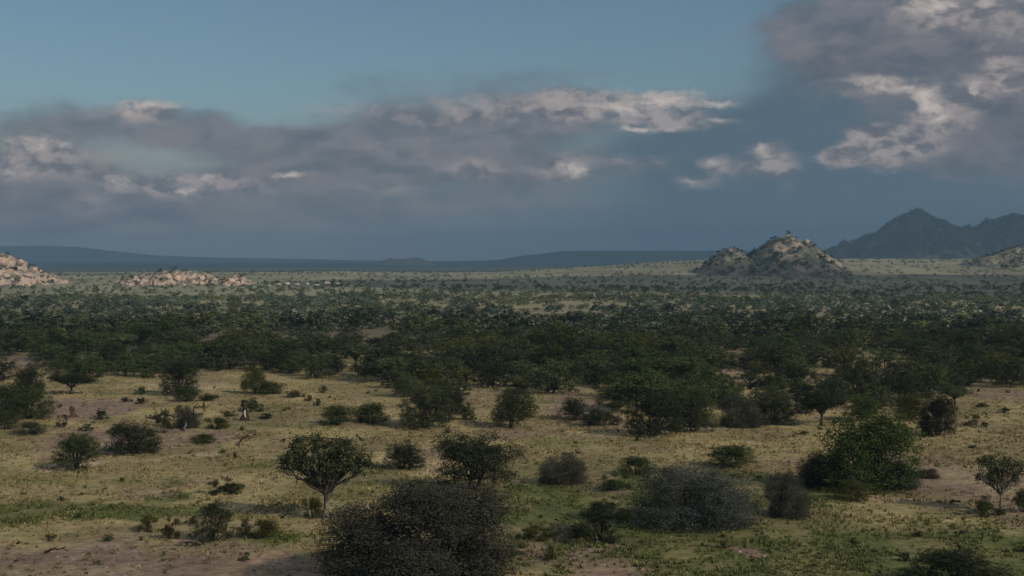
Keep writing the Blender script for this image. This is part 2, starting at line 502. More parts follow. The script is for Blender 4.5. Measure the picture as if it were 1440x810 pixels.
hill('mountain', 'dark blue two-peaked mountain rising at the right edge of the plain',
     [(1165, 372), (1180, 363), (1195, 352), (1208, 341), (1225, 333), (1252, 329), (1259, 317), (1264, 307), (1272, 302), (1282, 298), (1290, 297), (1303, 304), (1325, 314), (1345, 320),
      (1365, 321), (1384, 320), (1398, 311), (1410, 304), (1425, 299), (1440, 304), (1470, 318), (1520, 323), (1570, 335), (1620, 352), (1680, 372)],
     3600, 560, 600, M_MOUNT, 360, 150, .2, 11, 10, 85, scrub=900)
hill('rocky_hill', 'rocky kopje with a small square tor near its top',
     [(968, 388), (980, 382), (990, 375), (1003, 364), (1014, 353), (1030, 349), (1040, 353), (1052, 360), (1062, 355), (1074, 344), (1084, 337), (1097, 335), (1108, 329), (1116, 333), (1126, 339),
      (1140, 341), (1150, 350), (1160, 358), (1170, 368), (1180, 378), (1190, 388)],
     1320, 110, 130, M_KOPJE, 200, 80, .11, 21, 5, 22, scrub=260)
hill('foothill', 'pale sunlit foothill of rock and scrub below the right peak',
     [(1350, 384), (1368, 374), (1385, 364), (1400, 358), (1418, 351), (1440, 345), (1480, 338), (1530, 350), (1600, 368), (1640, 382)],
     1480, 150, 150, M_FOOT, 120, 60, .1, 31, 5, 40, scrub=500)
hill('far_plateau', 'long level tableland in dark blue distance',
     [(560, 372), (600, 368), (680, 367), (705, 365), (730, 360), (760, 357), (790, 353.5), (830, 353), (1210, 353), (1300, 353), (1500, 356), (1700, 370)],
     6200, 800, 1200, M_FAR, 160, 40, .05, 41, 12, 300, sharp=3)
hill('far_ridge', 'low faint ridge seen far off above the left rocks',
     [(-260, 366), (-180, 358), (-60, 349), (0, 346), (60, 345), (110, 347), (160, 353), (220, 359), (300, 362), (420, 364), (560, 367)],
     8300, 500, 600, M_FAR, 120, 30, .04, 51, 12, 400)
hill('far_outcrop', 'small hazy rocky rise on the far plain',
     [(525, 373), (538, 366), (548, 362.5), (560, 364), (575, 363), (588, 361.5), (598, 365), (612, 372)],
     5200, 90, 200, M_OUT, 60, 24, .12, 61, 6, 40)
hill('granite_hill', 'pink granite hill cut by the left edge of the photo',
     [(-140, 398), (-100, 380), (-60, 366), (-20, 358), (0, 357), (14, 360), (28, 367), (38, 376), (50, 384), (60, 393), (72, 402)],
     1020, 45, 70, M_GRAN, 240, 110, .27, 71, 3, 12, scrub=45)
hill('granite_ridge', 'low pink granite ridge on the left part of the plain',
     [(155, 406), (172, 397), (190, 389), (205, 388), (222, 384), (240, 380), (256, 382), (272, 381), (290, 385), (303, 393), (316, 390), (333, 391), (345, 398), (358, 406)],
     990, 35, 60, M_GRAN, 240, 100, .34, 81, 3, 9, scrub=30)


# ------------------------------------------------------------------ boulders
def boulder_mesh(seed, mat, sub=3, squash=.7):
    rng = np.random.default_rng(seed)
    import bmesh
    bm = bmesh.new(); bmesh.ops.create_icosphere(bm, subdivisions=sub, radius=1)
    co = np.array([v.co[:] for v in bm.verts])
    for k in range(9):                       # split faces of the rock
        n = rng.normal(0, 1, 3); n /= np.linalg.norm(n); d = rng.uniform(.62, .88)
        t = np.clip(co @ n - d, 0, None); co = co - t[:, None] * n * .85
    co *= (1 + .16 * (fbm(co[:, 0] * 2 + 7, co[:, 1] * 2 + co[:, 2] * 1.7, seed, 4) - .5))[:, None]
    co[:, 2] *= squash
    for v, c in zip(bm.verts, co): v.co = c
    me = bpy.data.meshes.new('boulder'); bm.to_mesh(me); bm.free()
    for p in me.polygons: p.use_smooth = True
    me.materials.append(mat)
    return me


B_PINK = [boulder_mesh(100 + k, M_GRANITE) for k in range(5)]
B_BROWN = [boulder_mesh(150 + k, M_BROWNROCK) for k in range(3)]
B_PALE = [boulder_mesh(200 + k, M_PALEROCK, 2, .6) for k in range(4)]


def boulder(px, py, wpx, hpx, D, meshes, label, group, k, dy=0):
    a, s = ray(px, py)                        # px, py: centre of the rock
    o = add('boulder', meshes[k % len(meshes)])
    w = wpx / F * D / 2; h = hpx / F * D / 2
    o.location = (a * D, D + dy, EYE + s * D)
    o.scale = (w, w * random.uniform(.7, 1), h / .7)
    o.rotation_euler = (0, 0, random.uniform(0, 6.28) if wpx / max(hpx, 1) < 1.6 else random.choice((0, 3.14)) + random.uniform(-.15, .15))
    o['label'] = label; o['category'] = 'rock'; o['group'] = group
    return o


gp = 'pink granite rocks of the left hill'
for k, (px, py, w, h, lab) in enumerate([
    (2, 368, 46, 26, 'largest rounded pink granite rock at the very left edge'), (28, 369, 30, 18, 'pink granite rock topping the right shoulder of the left hill'),
    (14, 383, 34, 18, 'brown-pink granite slab half way down the left hill'), (48, 379, 18, 11, 'orange-tinted granite block at the end of the left hill'),
    (57, 381, 10, 9, 'small square pinkish granite block last on the left hill crest'), (38, 388, 26, 10, 'low tan granite rock under the blocks of the left hill'),
    (-20, 372, 44, 28, 'pink granite rock just past the left edge of the hill')]):
    boulder(px, py, w * .55, h * .6, 1005, B_PINK, lab, gp, k)
gp = 'pink granite rocks of the low ridge'
for k, (px, py, w, h, lab) in enumerate([
    (195, 396, 16, 12, 'pale rounded rock at the left foot of the granite ridge'), (212, 394, 26, 15, 'smooth pink granite hump left of the ridge centre'),
    (233, 391, 30, 17, 'broad pink granite hump at the ridge centre'), (250, 392, 24, 17, 'tall cracked pink granite rock on the ridge centre'), (268, 392, 22, 14, 'pink granite rock right of the cracked tall one'),
    (284, 391, 20, 13, 'pink granite hump at the right of the ridge crest'), (324, 395, 24, 12, 'lone pink granite rock at the right end of the ridge'), (334, 398, 16, 8, 'low pink rock touching the lone end rock'),
    (243, 399, 34, 8, 'long flat granite slab at the ridge foot'), (300, 398, 16, 7, 'small granite rock in the gap before the lone end rock')]):
    boulder(px, py, w * .62, h * .75, 975, B_PINK, lab, gp, k)
gp = 'whitish rocks right of the granite ridge'
for k, (px, py, w, h) in enumerate([(378, 401, 12, 6), (392, 399, 14, 8), (404, 398, 16, 10), (418, 399, 15, 9), (432, 398, 12, 8), (445, 400, 16, 8), (460, 397, 18, 10), (475, 398, 14, 9), (492, 401, 18, 7), (512, 402, 14, 6), (530, 402, 8, 4)]):
    boulder(px, py + 1, w * .62, h * .6, 915, B_PALE, 'whitish rock in the low line right of the granite ridge', gp, k)
# tor and rocks of the kopje
for k, (px, py, w, h, lab) in enumerate([(1135, 339, 15, 11, 'square brown tor block near the top of the kopje'), (1142, 346, 12, 9, 'brown rock just below the square tor'), (1108, 333, 14, 9, 'dark rock crowning the kopje peak'),
    (1092, 338, 14, 9, 'dark rock left of the kopje peak'), (1027, 352, 16, 9, 'pale brown rock on the kopje left summit'), (1015, 361, 14, 9, 'whitish rock under the kopje left summit'), (1105, 352, 13, 8, 'pale rock on the middle face of the kopje'),
    (1150, 360, 14, 9, 'tan rock on the right slope of the kopje'), (1038, 352, 10, 7, 'small rock beside the kopje left summit')]):
    boulder(px, py + 1.5, w * .62, h * .75, 1308, B_BROWN, lab, 'rocks on the kopje', k)
gp = 'pale rocks among the scrub on the right'
for k, (px, py, w, h) in enumerate([(1083, 449, 14, 7), (1098, 447, 12, 6), (1057, 455, 8, 6), (1142, 457, 12, 6), (1178, 449, 8, 5), (1186, 447, 7, 5), (1211, 445, 9, 6), (1225, 443, 7, 4), (1246, 452, 6, 5), (1254, 451, 6, 5),
        (1270, 451, 12, 8), (1247, 462, 8, 9), (1300, 452, 8, 7), (1314, 461, 8, 6), (1333, 460, 6, 8), (1378, 438, 7, 6), (1393, 438, 8, 6), (1354, 444, 10, 6), (1012, 456, 10, 6), (1172, 425, 18, 4), (1258, 424, 20, 3), (1350, 423, 8, 4), (712, 443, 7, 4), (855, 453, 22, 5), (672, 446, 8, 4)]):
    x, y, z = ground(px, py + h / 2)
    boulder(px, py, w, h, y, B_PALE, 'pale rock standing out of the dark scrub' + (' left of centre' if px < 720 else ' right of centre' if px < 900 else ' below the kopje' if px < 1150 else ' below the two-peaked mountain'), gp, k)


# ------------------------------------------------------------------ plant prototypes
def proto(kind, seed, n, leaf, clump=.035, fine=True, thick=.028, twigs=0, crown_mat=None, bark=None, leaning=0.0):
    rng = np.random.default_rng(seed)
    p, nr, lobes, cc = crown_pts(kind, n, rng, clump)
    v, q = leaves(p, nr, leaf, rng)
    T = trunk_mesh(kind, lobes, cc, rng, thick, fine, leaning)
    tv, tq = T.arrays()
    if kind == 'savanna':          # pale weathered lower bole, dark limbs
        zc = tv[tq].mean(1)[:, 2] + rng.normal(0, .02, len(tq))
        tm = mesh_np('trunk', tv, tq, None, None, True, [M_BARK, M_BARK_PALE], (zc < .2).astype(int))
    else: tm = mesh_np('trunk', tv, tq, None, bark or M_BARK, True)
    if twigs:
        tv, tq = twig_sprays(cc, twigs, rng).arrays()
        cm = mesh_np('crown', np.vstack([v, tv]), np.vstack([q, tq + len(v)]), None, mats=[crown_mat or M_LEAF, M_TWIG], midx=np.r_[np.zeros(len(q)), np.ones(len(tq))])
    else:
        cm = mesh_np('crown', v, q, None, crown_mat or M_LEAF)
    return dict(crown=cm, trunk=tm, twigs=None, kind=kind)


HERO = {}
for kind, n in (('umbrella', 9000), ('tree', 9000), ('mound', 8000), ('dome', 9000), ('cone', 5000), ('ragged', 7000)):
    HERO[kind] = [proto(kind, 10 * s + len(kind), int(n * 2.2), .0135, .027, twigs=70) for s in range(2)]
MID = {}
for kind in ('umbrella', 'tree', 'mound', 'dome', 'ragged'):
    MID[kind] = [proto(kind, 500 + 10 * s + len(kind), 4600, .0235, .03, fine=False) for s in range(3)]
GREY = [proto('thicket', 901, 115000, .0085, .03, twigs=260, crown_mat=M_TWIGLEAF, bark=M_TWIG, thick=.018), proto('thicket', 902, 64000, .0082, .03, twigs=220, crown_mat=M_TWIGLEAF, bark=M_TWIG, thick=.018),
        proto('thicket', 907, 45000, .0092, .032, twigs=150, crown_mat=M_TWIGLEAF, bark=M_TWIG, thick=.018)]
HERO['savanna'] = [proto('savanna', 77, 8500, .017, .028, twigs=60, thick=.03)]
HERO['spindly'] = [proto('savanna', 78, 4200, .02, .04, twigs=140, thick=.03)]
SMALL = [proto('mound', 950 + s, 900, .05, .05, fine=False) for s in range(3)] + [proto('ragged', 960 + s, 700, .05, .06, fine=False) for s in range(2)]

COLS = {'dark': (.62, .64, .68), 'green': (.92, 1.04, .82), 'lush': (1.05, 1.3, .8), 'olive': (1.35, 1.2, .75), 'grey': (.95, .93, .88), 'mid': (1, 1, 1), 'black': (.38, .36, .4), 'bluegrey': (1.25, 1.35, 1.4), 'brown': (1.2, .8, .62)}


def plant(pr, x, y, z, w, h, col, name, label, cat, group=None, rot=None, depth=1.0, parts=True, twigs=True, lean=0.0):
    e = bpy.data.objects.new(name, None); COL.objects.link(e)
    e.empty_display_size = .5
    e.location = (x, y, z)
    e.rotation_euler = (lean * .5, lean, random.uniform(0, 6.28) if rot is None else rot)
    e.scale = (w, w * depth, h)
    e['label'] = label; e['category'] = cat
    if group: e['group'] = group
    c = COLS[col] if isinstance(col, str) else col
    f = random.uniform(.88, 1.12)
    ls = [('trunk' if cat == 'tree' else 'stem', pr['trunk']), ('crown' if cat == 'tree' else 'foliage', pr['crown'])]
    if twigs and pr['twigs']: ls.append(('bare_twigs', pr['twigs']))
    for nm, me in ls:
        o = add(nm, me, e)
        o.color = (c[0] * f, c[1] * f, c[2] * f, 1)
    return e


# ------------------------------------------------------------------ the plants one can tell apart
# px centre, px base, width px, height px, proto set, index, colour, category, label, (rotation)
A = [
 (585, 846, 282, 160, 'G', 0, 'grey', 'shrub', 'huge dark grey thorn thicket cut by the bottom edge of the photo'),
 (458, 733, 119, 119, 'savanna', 0, 'mid', 'tree', 'flat-crowned acacia with forked trunk left of the huge grey thicket'),
 (668, 690, 112, 80, 'tree', 0, 'dark', 'tree', 'broad dark tree behind the huge grey thicket'),
 (570, 663, 66, 39, 'mound', 0, 'dark', 'shrub', 'rounded dark bush between the forked acacia and the broad dark tree'),
 (791, 683, 78, 46, 'G', 2, 'grey', 'shrub', 'smooth grey-brown bush right of the broad dark tree'),
 (896, 671, 56, 30, 'mound', 1, 'green', 'shrub', 'low green bush above the left end of the blue-grey thicket'),
 (868, 692, 46, 28, 'ragged', 0, 'green', 'shrub', 'small loose green bush touching the left of the blue-grey thicket'),
 (974, 748, 176, 96, 'G', 1, 'bluegrey', 'shrub', 'wide blue-grey thicket right of the bottom centre'),
 (1026, 660, 80, 34, 'mound', 0, 'green', 'shrub', 'flat green bush just behind the blue-grey thicket'),
 (848, 766, 100, 54, 'ragged', 1, 'dark', 'shrub', 'dark green bush in front of the blue-grey thicket, on its left'),
 (1110, 731, 70, 66, 'G', 2, 'grey', 'shrub', 'upright grey bush between the blue-grey thicket and the big green tree'),
 (1222, 692, 144, 112, 'dome', 0, 'lush', 'tree', 'big bright green tree on the right side'),
 (1157, 688, 76, 54, 'G', 1, 'black', 'shrub', 'black dead brushwood leaning on the left of the big green tree'),
 (1262, 690, 60, 44, 'G', 1, 'dark', 'shrub', 'dark bare brush under the right side of the big green tree'),
 (1199, 708, 50, 33, 'mound', 1, 'olive', 'shrub', 'small yellow-green bush in front of the big green tree'),
 (1408, 722, 62, 84, 'spindly', 0, 'mid', 'tree', 'spindly pale-trunked tree near the right edge'),
 (1386, 728, 54, 30, 'ragged', 0, 'green', 'shrub', 'low bush at the foot of the spindly right-edge tree'),
 (1440, 722, 34, 34, 'mound', 0, 'green', 'shrub', 'bush half cut by the right edge beside the spindly tree'),
 (1345, 838, 150, 62, 'mound', 1, 'dark', 'shrub', 'low dark bush at the bottom edge on the right'),
 (108, 662, 66, 54, 'tree', 0, 'green', 'tree', 'small round-crowned tree with a short trunk on the left'),
 (188, 641, 74, 48, 'dome', 1, 'dark', 'shrub', 'dark bush right of the small round-crowned tree'),
 (163, 612, 26, 16, 'mound', 1, 'green', 'shrub', 'small green bush on the upper left of the dark bush'),
 (300, 764, 64, 60, 'cone', 0, 'dark', 'shrub', 'dark cone-shaped bush at the lower left'),
 (345, 757, 20, 30, 'cone', 1, 'dark', 'shrub', 'narrow dark bush right of the cone-shaped bush'),
 (374, 760, 44, 30, 'mound', 0, 'olive', 'shrub', 'low olive bush right of the narrow dark bush'),
 (317, 697, 52, 24, 'ragged', 0, 'dark', 'shrub', 'low dark bush above the cone-shaped bush'),
 (208, 750, 34, 24, 'ragged', 1, 'olive', 'shrub', 'small brownish bush left of the cone-shaped bush'),
 (240, 760, 24, 34, 'ragged', 0, 'brown', 'shrub', 'brown upright weed clump just left of the cone-shaped bush'),
 (438, 732, 34, 34, 'ragged', 1, 'olive', 'shrub', 'leafy bush at the foot of the forked acacia'),
 (482, 626, 24, 12, 'mound', 0, 'olive', 'shrub', 'tiny olive bush at the upper right of the forked acacia'),
 (43, 614, 44, 22, 'mound', 1, 'mid', 'shrub', 'rounded bush at the left, below the left-edge cluster'),
 (88, 602, 20, 20, 'ragged', 0, 'dark', 'shrub', 'small dark bush between the left-edge cluster and the brown stump'),
 (143, 592, 26, 18, 'mound', 0, 'green', 'shrub', 'small green bush right of the thin brown stump'),
 (122, 608, 24, 12, 'mound', 1, 'olive', 'shrub', 'low olive bush above the small round-crowned tree'),
 (40, 590, 72, 46, 'dome', 0, 'green', 'tree', 'front green tree of the left-edge cluster'),
 (6, 582, 60, 44, 'dome', 1, 'mid', 'tree', 'green tree cut by the left edge in the cluster'),
 (8, 606, 40, 30, 'mound', 0, 'grey', 'shrub', 'greyish bush under the tree cut by the left edge'),
 (40, 556, 46, 44, 'dome', 1, 'dark', 'tree', 'smooth dark tree behind the left-edge cluster'),
 (101, 556, 62, 32, 'umbrella', 1, 'dark', 'tree', 'small flat-topped tree right of the smooth dark tree'),
 (198, 555, 20, 13, 'mound', 0, 'green', 'shrub', 'small green bush alone in the left clearing'),
 (178, 566, 20, 8, 'mound', 1, 'dark', 'shrub', 'tiny flat dark bush in the left clearing'),
 (198, 568, 22, 10, 'mound', 0, 'brown', 'shrub', 'tiny brown bush in the left clearing'),
 (252, 556, 54, 52, 'dome', 0, 'dark', 'tree', 'tall dark tree at the far side of the left clearing'),
 (262, 565, 40, 22, 'mound', 1, 'green', 'shrub', 'green bush at the foot of the tall dark clearing tree'),
 (294, 565, 32, 12, 'mound', 0, 'dark', 'shrub', 'low dark green mound right of the tall dark clearing tree'),
 (358, 553, 40, 38, 'dome', 1, 'olive', 'tree', 'round olive-brown tree above the broken dark stump'),
 (380, 556, 40, 20, 'mound', 1, 'green', 'shrub', 'green bush right of the round olive-brown tree'),
 (355, 581, 30, 22, 'mound', 0, 'green', 'shrub', 'green bush right behind the broken dark stump'),
 (414, 560, 30, 12, 'mound', 0, 'dark', 'shrub', 'low dark bush in the open ground left of centre'),
 (434, 565, 14, 10, 'mound', 1, 'brown', 'shrub', 'tiny brown bush in the open ground left of centre'),
 (446, 572, 14, 12, 'mound', 1, 'green', 'shrub', 'tiny green bush in the open ground left of centre'),
 (455, 553, 16, 12, 'mound', 0, 'mid', 'shrub', 'small grey-green bush at the upper left of centre'),
 (230, 611, 28, 36, 'ragged', 0, 'grey', 'shrub', 'ragged grey brush left of the fallen branches'),
 (262, 604, 36, 34, 'G', 1, 'grey', 'shrub', 'tall grey brush clump with fallen branches'),
 (304, 605, 38, 19, 'ragged', 1, 'olive', 'shrub', 'dark wedge-shaped brush right of the grey clump'),
 (286, 625, 38, 15, 'mound', 0, 'green', 'shrub', 'low green bush below the wedge-shaped brush'),
 (320, 587, 26, 10, 'ragged', 0, 'green', 'shrub', 'low spreading green bush left of the broken dark stump'),
 (374, 590, 28, 10, 'ragged', 1, 'dark', 'shrub', 'low dark bush right of the broken dark stump'),
 (472, 600, 54, 30, 'mound', 0, 'green', 'shrub', 'green bush left of the twin central bushes'),
 (522, 598, 58, 32, 'mound', 1, 'green', 'shrub', 'wide green bush of the twin central bushes'),
 (598, 603, 74, 62, 'dome', 0, 'mid', 'tree', 'large round tree in the middle of the belt edge'),
 (572, 558, 40, 30, 'dome', 1, 'bluegrey', 'tree', 'blue-grey round tree behind the large middle tree'),
 (632, 592, 50, 50, 'tree', 0, 'dark', 'tree', 'dark tree leaning on the right of the large middle tree'),
 (656, 592, 30, 26, 'mound', 0, 'olive', 'shrub', 'yellow-green bush right of the large middle tree'),
 (719, 603, 58, 58, 'tree', 1, 'mid', 'tree', 'lone round tree in the central opening'),
 (742, 588, 30, 28, 'mound', 1, 'olive', 'shrub', 'olive bush on the right of the lone round tree'),
 (808, 594, 46, 34, 'mound', 0, 'dark', 'shrub', 'black-green bush left of the pale-twigged one'),
 (848, 601, 62, 40, 'ragged', 0, 'grey', 'shrub', 'grey-twigged bush left of the dark twin-trunked tree'),
 (919, 615, 84, 64, 'dome', 0, 'dark', 'tree', 'dark twin-trunked tree right of the centre'),
 (975, 608, 60, 60, 'dome', 1, 'mid', 'tree', 'grey-green tree next to the dark twin-trunked tree'),
 (1042, 603, 66, 48, 'G', 2, 'grey', 'shrub', 'dull grey bush in the right part of the belt edge'),
 (1088, 598, 60, 50, 'dome', 0, 'mid', 'tree', 'green-grey tree behind the small black shrub'),
 (1091, 598, 14, 14, 'mound', 1, 'black', 'shrub', 'small black shrub at the belt edge right of centre'),
 (1155, 600, 74, 52, 'umbrella', 0, 'dark', 'tree', 'flat-topped dark acacia up left of the big green tree'),
 (1213, 592, 50, 38, 'mound', 1, 'lush', 'shrub', 'bright green bush above the big green tree'),
 (1281, 592, 46, 40, 'dome', 1, 'olive', 'tree', 'domed brownish tree behind the black haystack-shaped tree'),
 (1319, 614, 50, 60, 'dome', 0, 'black', 'tree', 'black haystack-shaped tree right of the big green tree'),
 (1301, 614, 28, 30, 'mound', 0, 'dark', 'shrub', 'dark bush at the left foot of the black haystack-shaped tree'),
 (1343, 571, 46, 28, 'umbrella', 1, 'bluegrey', 'tree', 'flat tree with pale silvery top at the right clearing'),
 (1369, 600, 26, 18, 'ragged', 0, 'brown', 'shrub', 'reddish-brown bush right of the black haystack-shaped tree'),
 (1385, 601, 16, 9, 'mound', 0, 'green', 'shrub', 'tiny green bush beside the reddish-brown one'),
 (1381, 573, 22, 7, 'mound', 1, 'dark', 'shrub', 'flat dark bush in the right clearing'),
 (1412, 582, 20, 10, 'ragged', 1, 'green', 'shrub', 'thin green bush in the right clearing'),
 (1130, 613, 22, 8, 'mound', 0, 'olive', 'shrub', 'tiny olive tussock bush left of the big green tree'),
 (1305, 674, 34, 15, 'G', 1, 'brown', 'shrub', 'low brown dead brush right of the big green tree'),
 (1370, 631, 20, 5, 'mound', 1, 'olive', 'shrub', 'flat olive tussock in the right-hand grass'),
 (774, 789, 20, 24, 'cone', 0, 'green', 'shrub', 'small upright green bush right of the huge grey thicket'),
 (722, 785, 40, 20, 'ragged', 0, 'olive', 'shrub', 'pale green weedy bush touching the right of the huge grey thicket'),
 (760, 762, 50, 22, 'ragged', 1, 'olive', 'shrub', 'loose olive bush right of the huge grey thicket, above the upright one'),
 (1005, 740, 60, 20, 'ragged', 0, 'green', 'shrub', 'green growth at the foot of the blue-grey thicket'),
]
rnd = random.Random(3)
for (px, py, w, h, ki, k, col, cat, lab) in A:
    x, y, z = ground(px, py)
    y2 = y + (.3 if cat == 'shrub' else .1) * w / F * y
    x2 = x / y * y2; z2 = float(height(x2, y2))
    W = w / F * y2; H = (EYE + ray(px, py - h)[1] * y2 - z2) * 1.0
    pr = GREY[k] if ki == 'G' else (HERO if w > 34 or y < 125 else MID)[ki][k]
    if w < 27 and ki in ('mound', 'ragged') and y > 115: pr = SMALL[k if ki == 'mound' else 3 + k]
    plant(pr, x2, y2, z2 - .05, W * (1.06 if ki != 'cone' else 1.2), H, col, {'tree': 'tree', 'shrub': 'shrub'}[cat] if 'acacia' not in lab else 'acacia_tree', lab, cat,
          rot=0.0 if ki in ('savanna', 'spindly') else rnd.uniform(0, 6.28), depth=.9)
pl = [o for o in bpy.data.objects if o.get('label', '').startswith('spindly pale')]
mp_ = {}
for o in pl:                                  # two trees with visibly paler bark
    for ch in o.children:
        if ch.name.startswith('trunk'):
            me = ch.data.copy(); me.materials.clear(); me.materials.append(M_BARK_PALE if 'spindly' in o['label'] else M_BARK_PALE); ch.data = me

# ------------------------------------------------------------------ dead wood, stumps
def stump(px, py, w, h, mat, label, cat, seed, pale=False):
    rng = np.random.default_rng(seed)
    x, y, z = ground(px, py)
    W = w / F * y; H = h / F * y
    T = Tubes()
    k = 9
    t = np.linspace(0, 1, k)[:, None]
    p = np.hstack([rng.normal(0, .06 * W, (k, 2)), t * H])
    p[:, 0] += np.linspace(0, -.1, k) * W
    T.tube(p, W * np.interp(t[:, 0], [0, .12, .35, .6, .8, 1], [.85, .5, .32, .27, .4, .15]), 9)
    v, q = T.arrays()
    v[:, :2] += (vnoise(v[:, 0] * 9 + 3, v[:, 2] * 6, seed) - .5)[:, None] * W * .45
    e = bpy.data.objects.new('tree_stump' if cat == 'stump' else 'termite_mound', None); COL.objects.link(e); e.location = (x, y, z - .05)
    e['label'] = label; e['category'] = cat
    add('base' if cat == 'stump' else 'mound', mesh_np('stump', v, q, None, mat, True), e)
    T = Tubes()
    if cat == 'stump':
        for s in range(9):
            a = p[int(rng.integers(4, 9))]; b_ = a + np.array([rng.uniform(-.7, .7) * W, rng.uniform(-.3, .3) * W, rng.uniform(.0, .35) * H])
            limb(T, a, b_, .07 * W, .02 * W, rng, 4, .1, 4)
        v, q = T.arrays(); add('broken_branch', mesh_np('broken_branch', v, q, None, mat, True), e)
    if pale:                                   # peeled pale wood
        T = Tubes()
        limb(T, (W * .18, -.32 * W, H * .15), (W * .05, -.34 * W, H * .52), W * .1, W * .13, rng, 5, .12, 5)
        v, q = T.arrays(); o = add('peeled_wood', mesh_np('peeled_wood', v, q, None, PEELED, True), e); o['label'] = 'pale peeled wood'
    return e


PEELED = rough_mat('peeled_wood', (.4, .36, .32), (.6, .56, .5), 8, 4, .2, .02)
stump(102, 587, 9, 15, M_TERMITE, 'thin dark reddish-brown stump in the left clearing', 'stump', 1)
stump(344, 591, 12, 29, M_DARKWOOD, 'broken dark stump showing a pale peeled patch', 'stump', 2, True)


def deadwood(pxs, label, r, seed, mat=None):
    rng = np.random.default_rng(seed)
    (a, b_) = pxs
    xa = ground(*a); xb = ground(*b_)
    T = Tubes(); o = np.array([xa[0], xa[1], xa[2]])
    e = np.array([xb[0], xb[1], xb[2]]) - o
    e[2] += .25
    p = limb(T, (0, 0, .12), e, r, r * .4, rng, 8, .04, 6, .12)
    for k in range(9):
        s = p[int(rng.integers(1, 7))]
        limb(T, s, s + np.array([rng.uniform(-1, 1), rng.uniform(-.6, .6), rng.uniform(.1, .7)]) * np.linalg.norm(e) * .22, r * .4, r * .1, rng, 4, .1, 4)
    v, q = T.arrays()
    ob = add('fallen_branch', mesh_np('fallen_branch', v, q, None, mat or M_DARKWOOD, True), None, (xa[0], xa[1], xa[2]))
    ob['label'] = label; ob['category'] = 'dead branch'
    return ob


deadwood(((258, 607), (273, 596)), 'grey fallen branch below the tall grey brush clump', .16, 5, M_TWIG)
deadwood(((335, 628), (362, 617)), 'curved brown fallen branch left of the forked acacia', .1, 6)
deadwood(((213, 590), (250, 590)), 'long dark fallen branch at the top of the ragged brush', .2, 7)
deadwood(((270, 597), (290, 583)), 'brown arching dead branch right of the tall grey brush clump', .1, 8)
deadwood(((1190, 690), (1168, 668)), 'dark dead limb lying by the brushwood of the big green tree', .14, 9)
deadwood(((1336, 709), (1352, 712)), 'short dark log on the pale strip of bare earth', .1, 10)
deadwood(((250, 768), (282, 770)), 'pale fallen log under the cone-shaped bush', .13, 11, M_BARK_PALE)
deadwood(((62, 780), (96, 781)), 'thin dark fallen branch on the reddish soil at the lower left', .09, 12)
deadwood(((148, 632), (166, 622)), 'pale arching dead branch between the two left bushes', .1, 13, M_BARK_PALE)

# ------------------------------------------------------------------ woodland belt
YB = [(-300, 548), (0, 540), (60, 528), (180, 533), (230, 530), (300, 526), (340, 522), (470, 536), (550, 545), (610, 556), (700, 562), (760, 552), (830, 572), (900, 588), (1000, 586), (1100, 585), (1170, 580), (1235, 585),
      (1300, 562), (1322, 548), (1440, 545), (1800, 550)]
CLEAR = [(25, 518, 50, 16), (105, 540, 34, 5), (290, 533, 50, 10), (380, 541, 80, 12), (500, 548, 52, 20), (800, 578, 36, 34), (655, 565, 26, 14), (1030, 533, 34, 16), (1143, 536, 26, 14), (1270, 535, 18, 8), (720, 640, 900, 30), (1380, 570, 60, 26), (690, 575, 40, 30), (1200, 574, 30, 8), (960, 560, 8, 3)]
taken = [(o.location.x, o.location.y, o.scale.x / 2) for o in bpy.data.objects if o.get('category') in ('tree', 'shrub') and o.scale.x > 2]


def landmark(px):
    for lim, s in ((60, 'at the left edge of the belt'), (150, 'above the small round-crowned tree'), (235, 'behind the left clearing'), (320, 'below the low pink granite ridge'), (430, 'above the broken dark stump'), (540, 'above the forked acacia'),
                   (650, 'behind the large middle tree'), (760, 'behind the lone round tree'), (860, 'above the central bare opening'), (960, 'behind the dark twin-trunked tree'), (1060, 'below the left end of the kopje'),
                   (1150, 'below the kopje peak'), (1240, 'behind the big green tree'), (1330, 'behind the black haystack-shaped tree')):
        if px < lim: return s
    return 'at the right edge of the belt'


KW = {'umbrella': 'flat-topped', 'tree': 'uneven-crowned', 'mound': 'low rounded', 'dome': 'dome-shaped', 'ragged': 'ragged'}
CW = {'dark': 'dark', 'green': 'green', 'mid': 'dull green', 'grey': 'brown-grey', 'olive': 'olive', 'bluegrey': 'silvery grey-green', 'lush': 'bright green', 'black': 'blackish'}

cand = []
BELT = 1.3
tries = 0
cell = {}


def free(x, y, r):
    cx, cy = int(x // 8), int(y // 8)
    for a in (cx - 1, cx, cx + 1):
        for b_ in (cy - 1, cy, cy + 1):
            for (u, v, s) in cell.get((a, b_), ()):
                if (u - x) ** 2 + (v - y) ** 2 < (.78 * (r + s)) ** 2: return False
    return True


def occupy(x, y, r): cell.setdefault((int(x // 8), int(y // 8)), []).append((x, y, r))


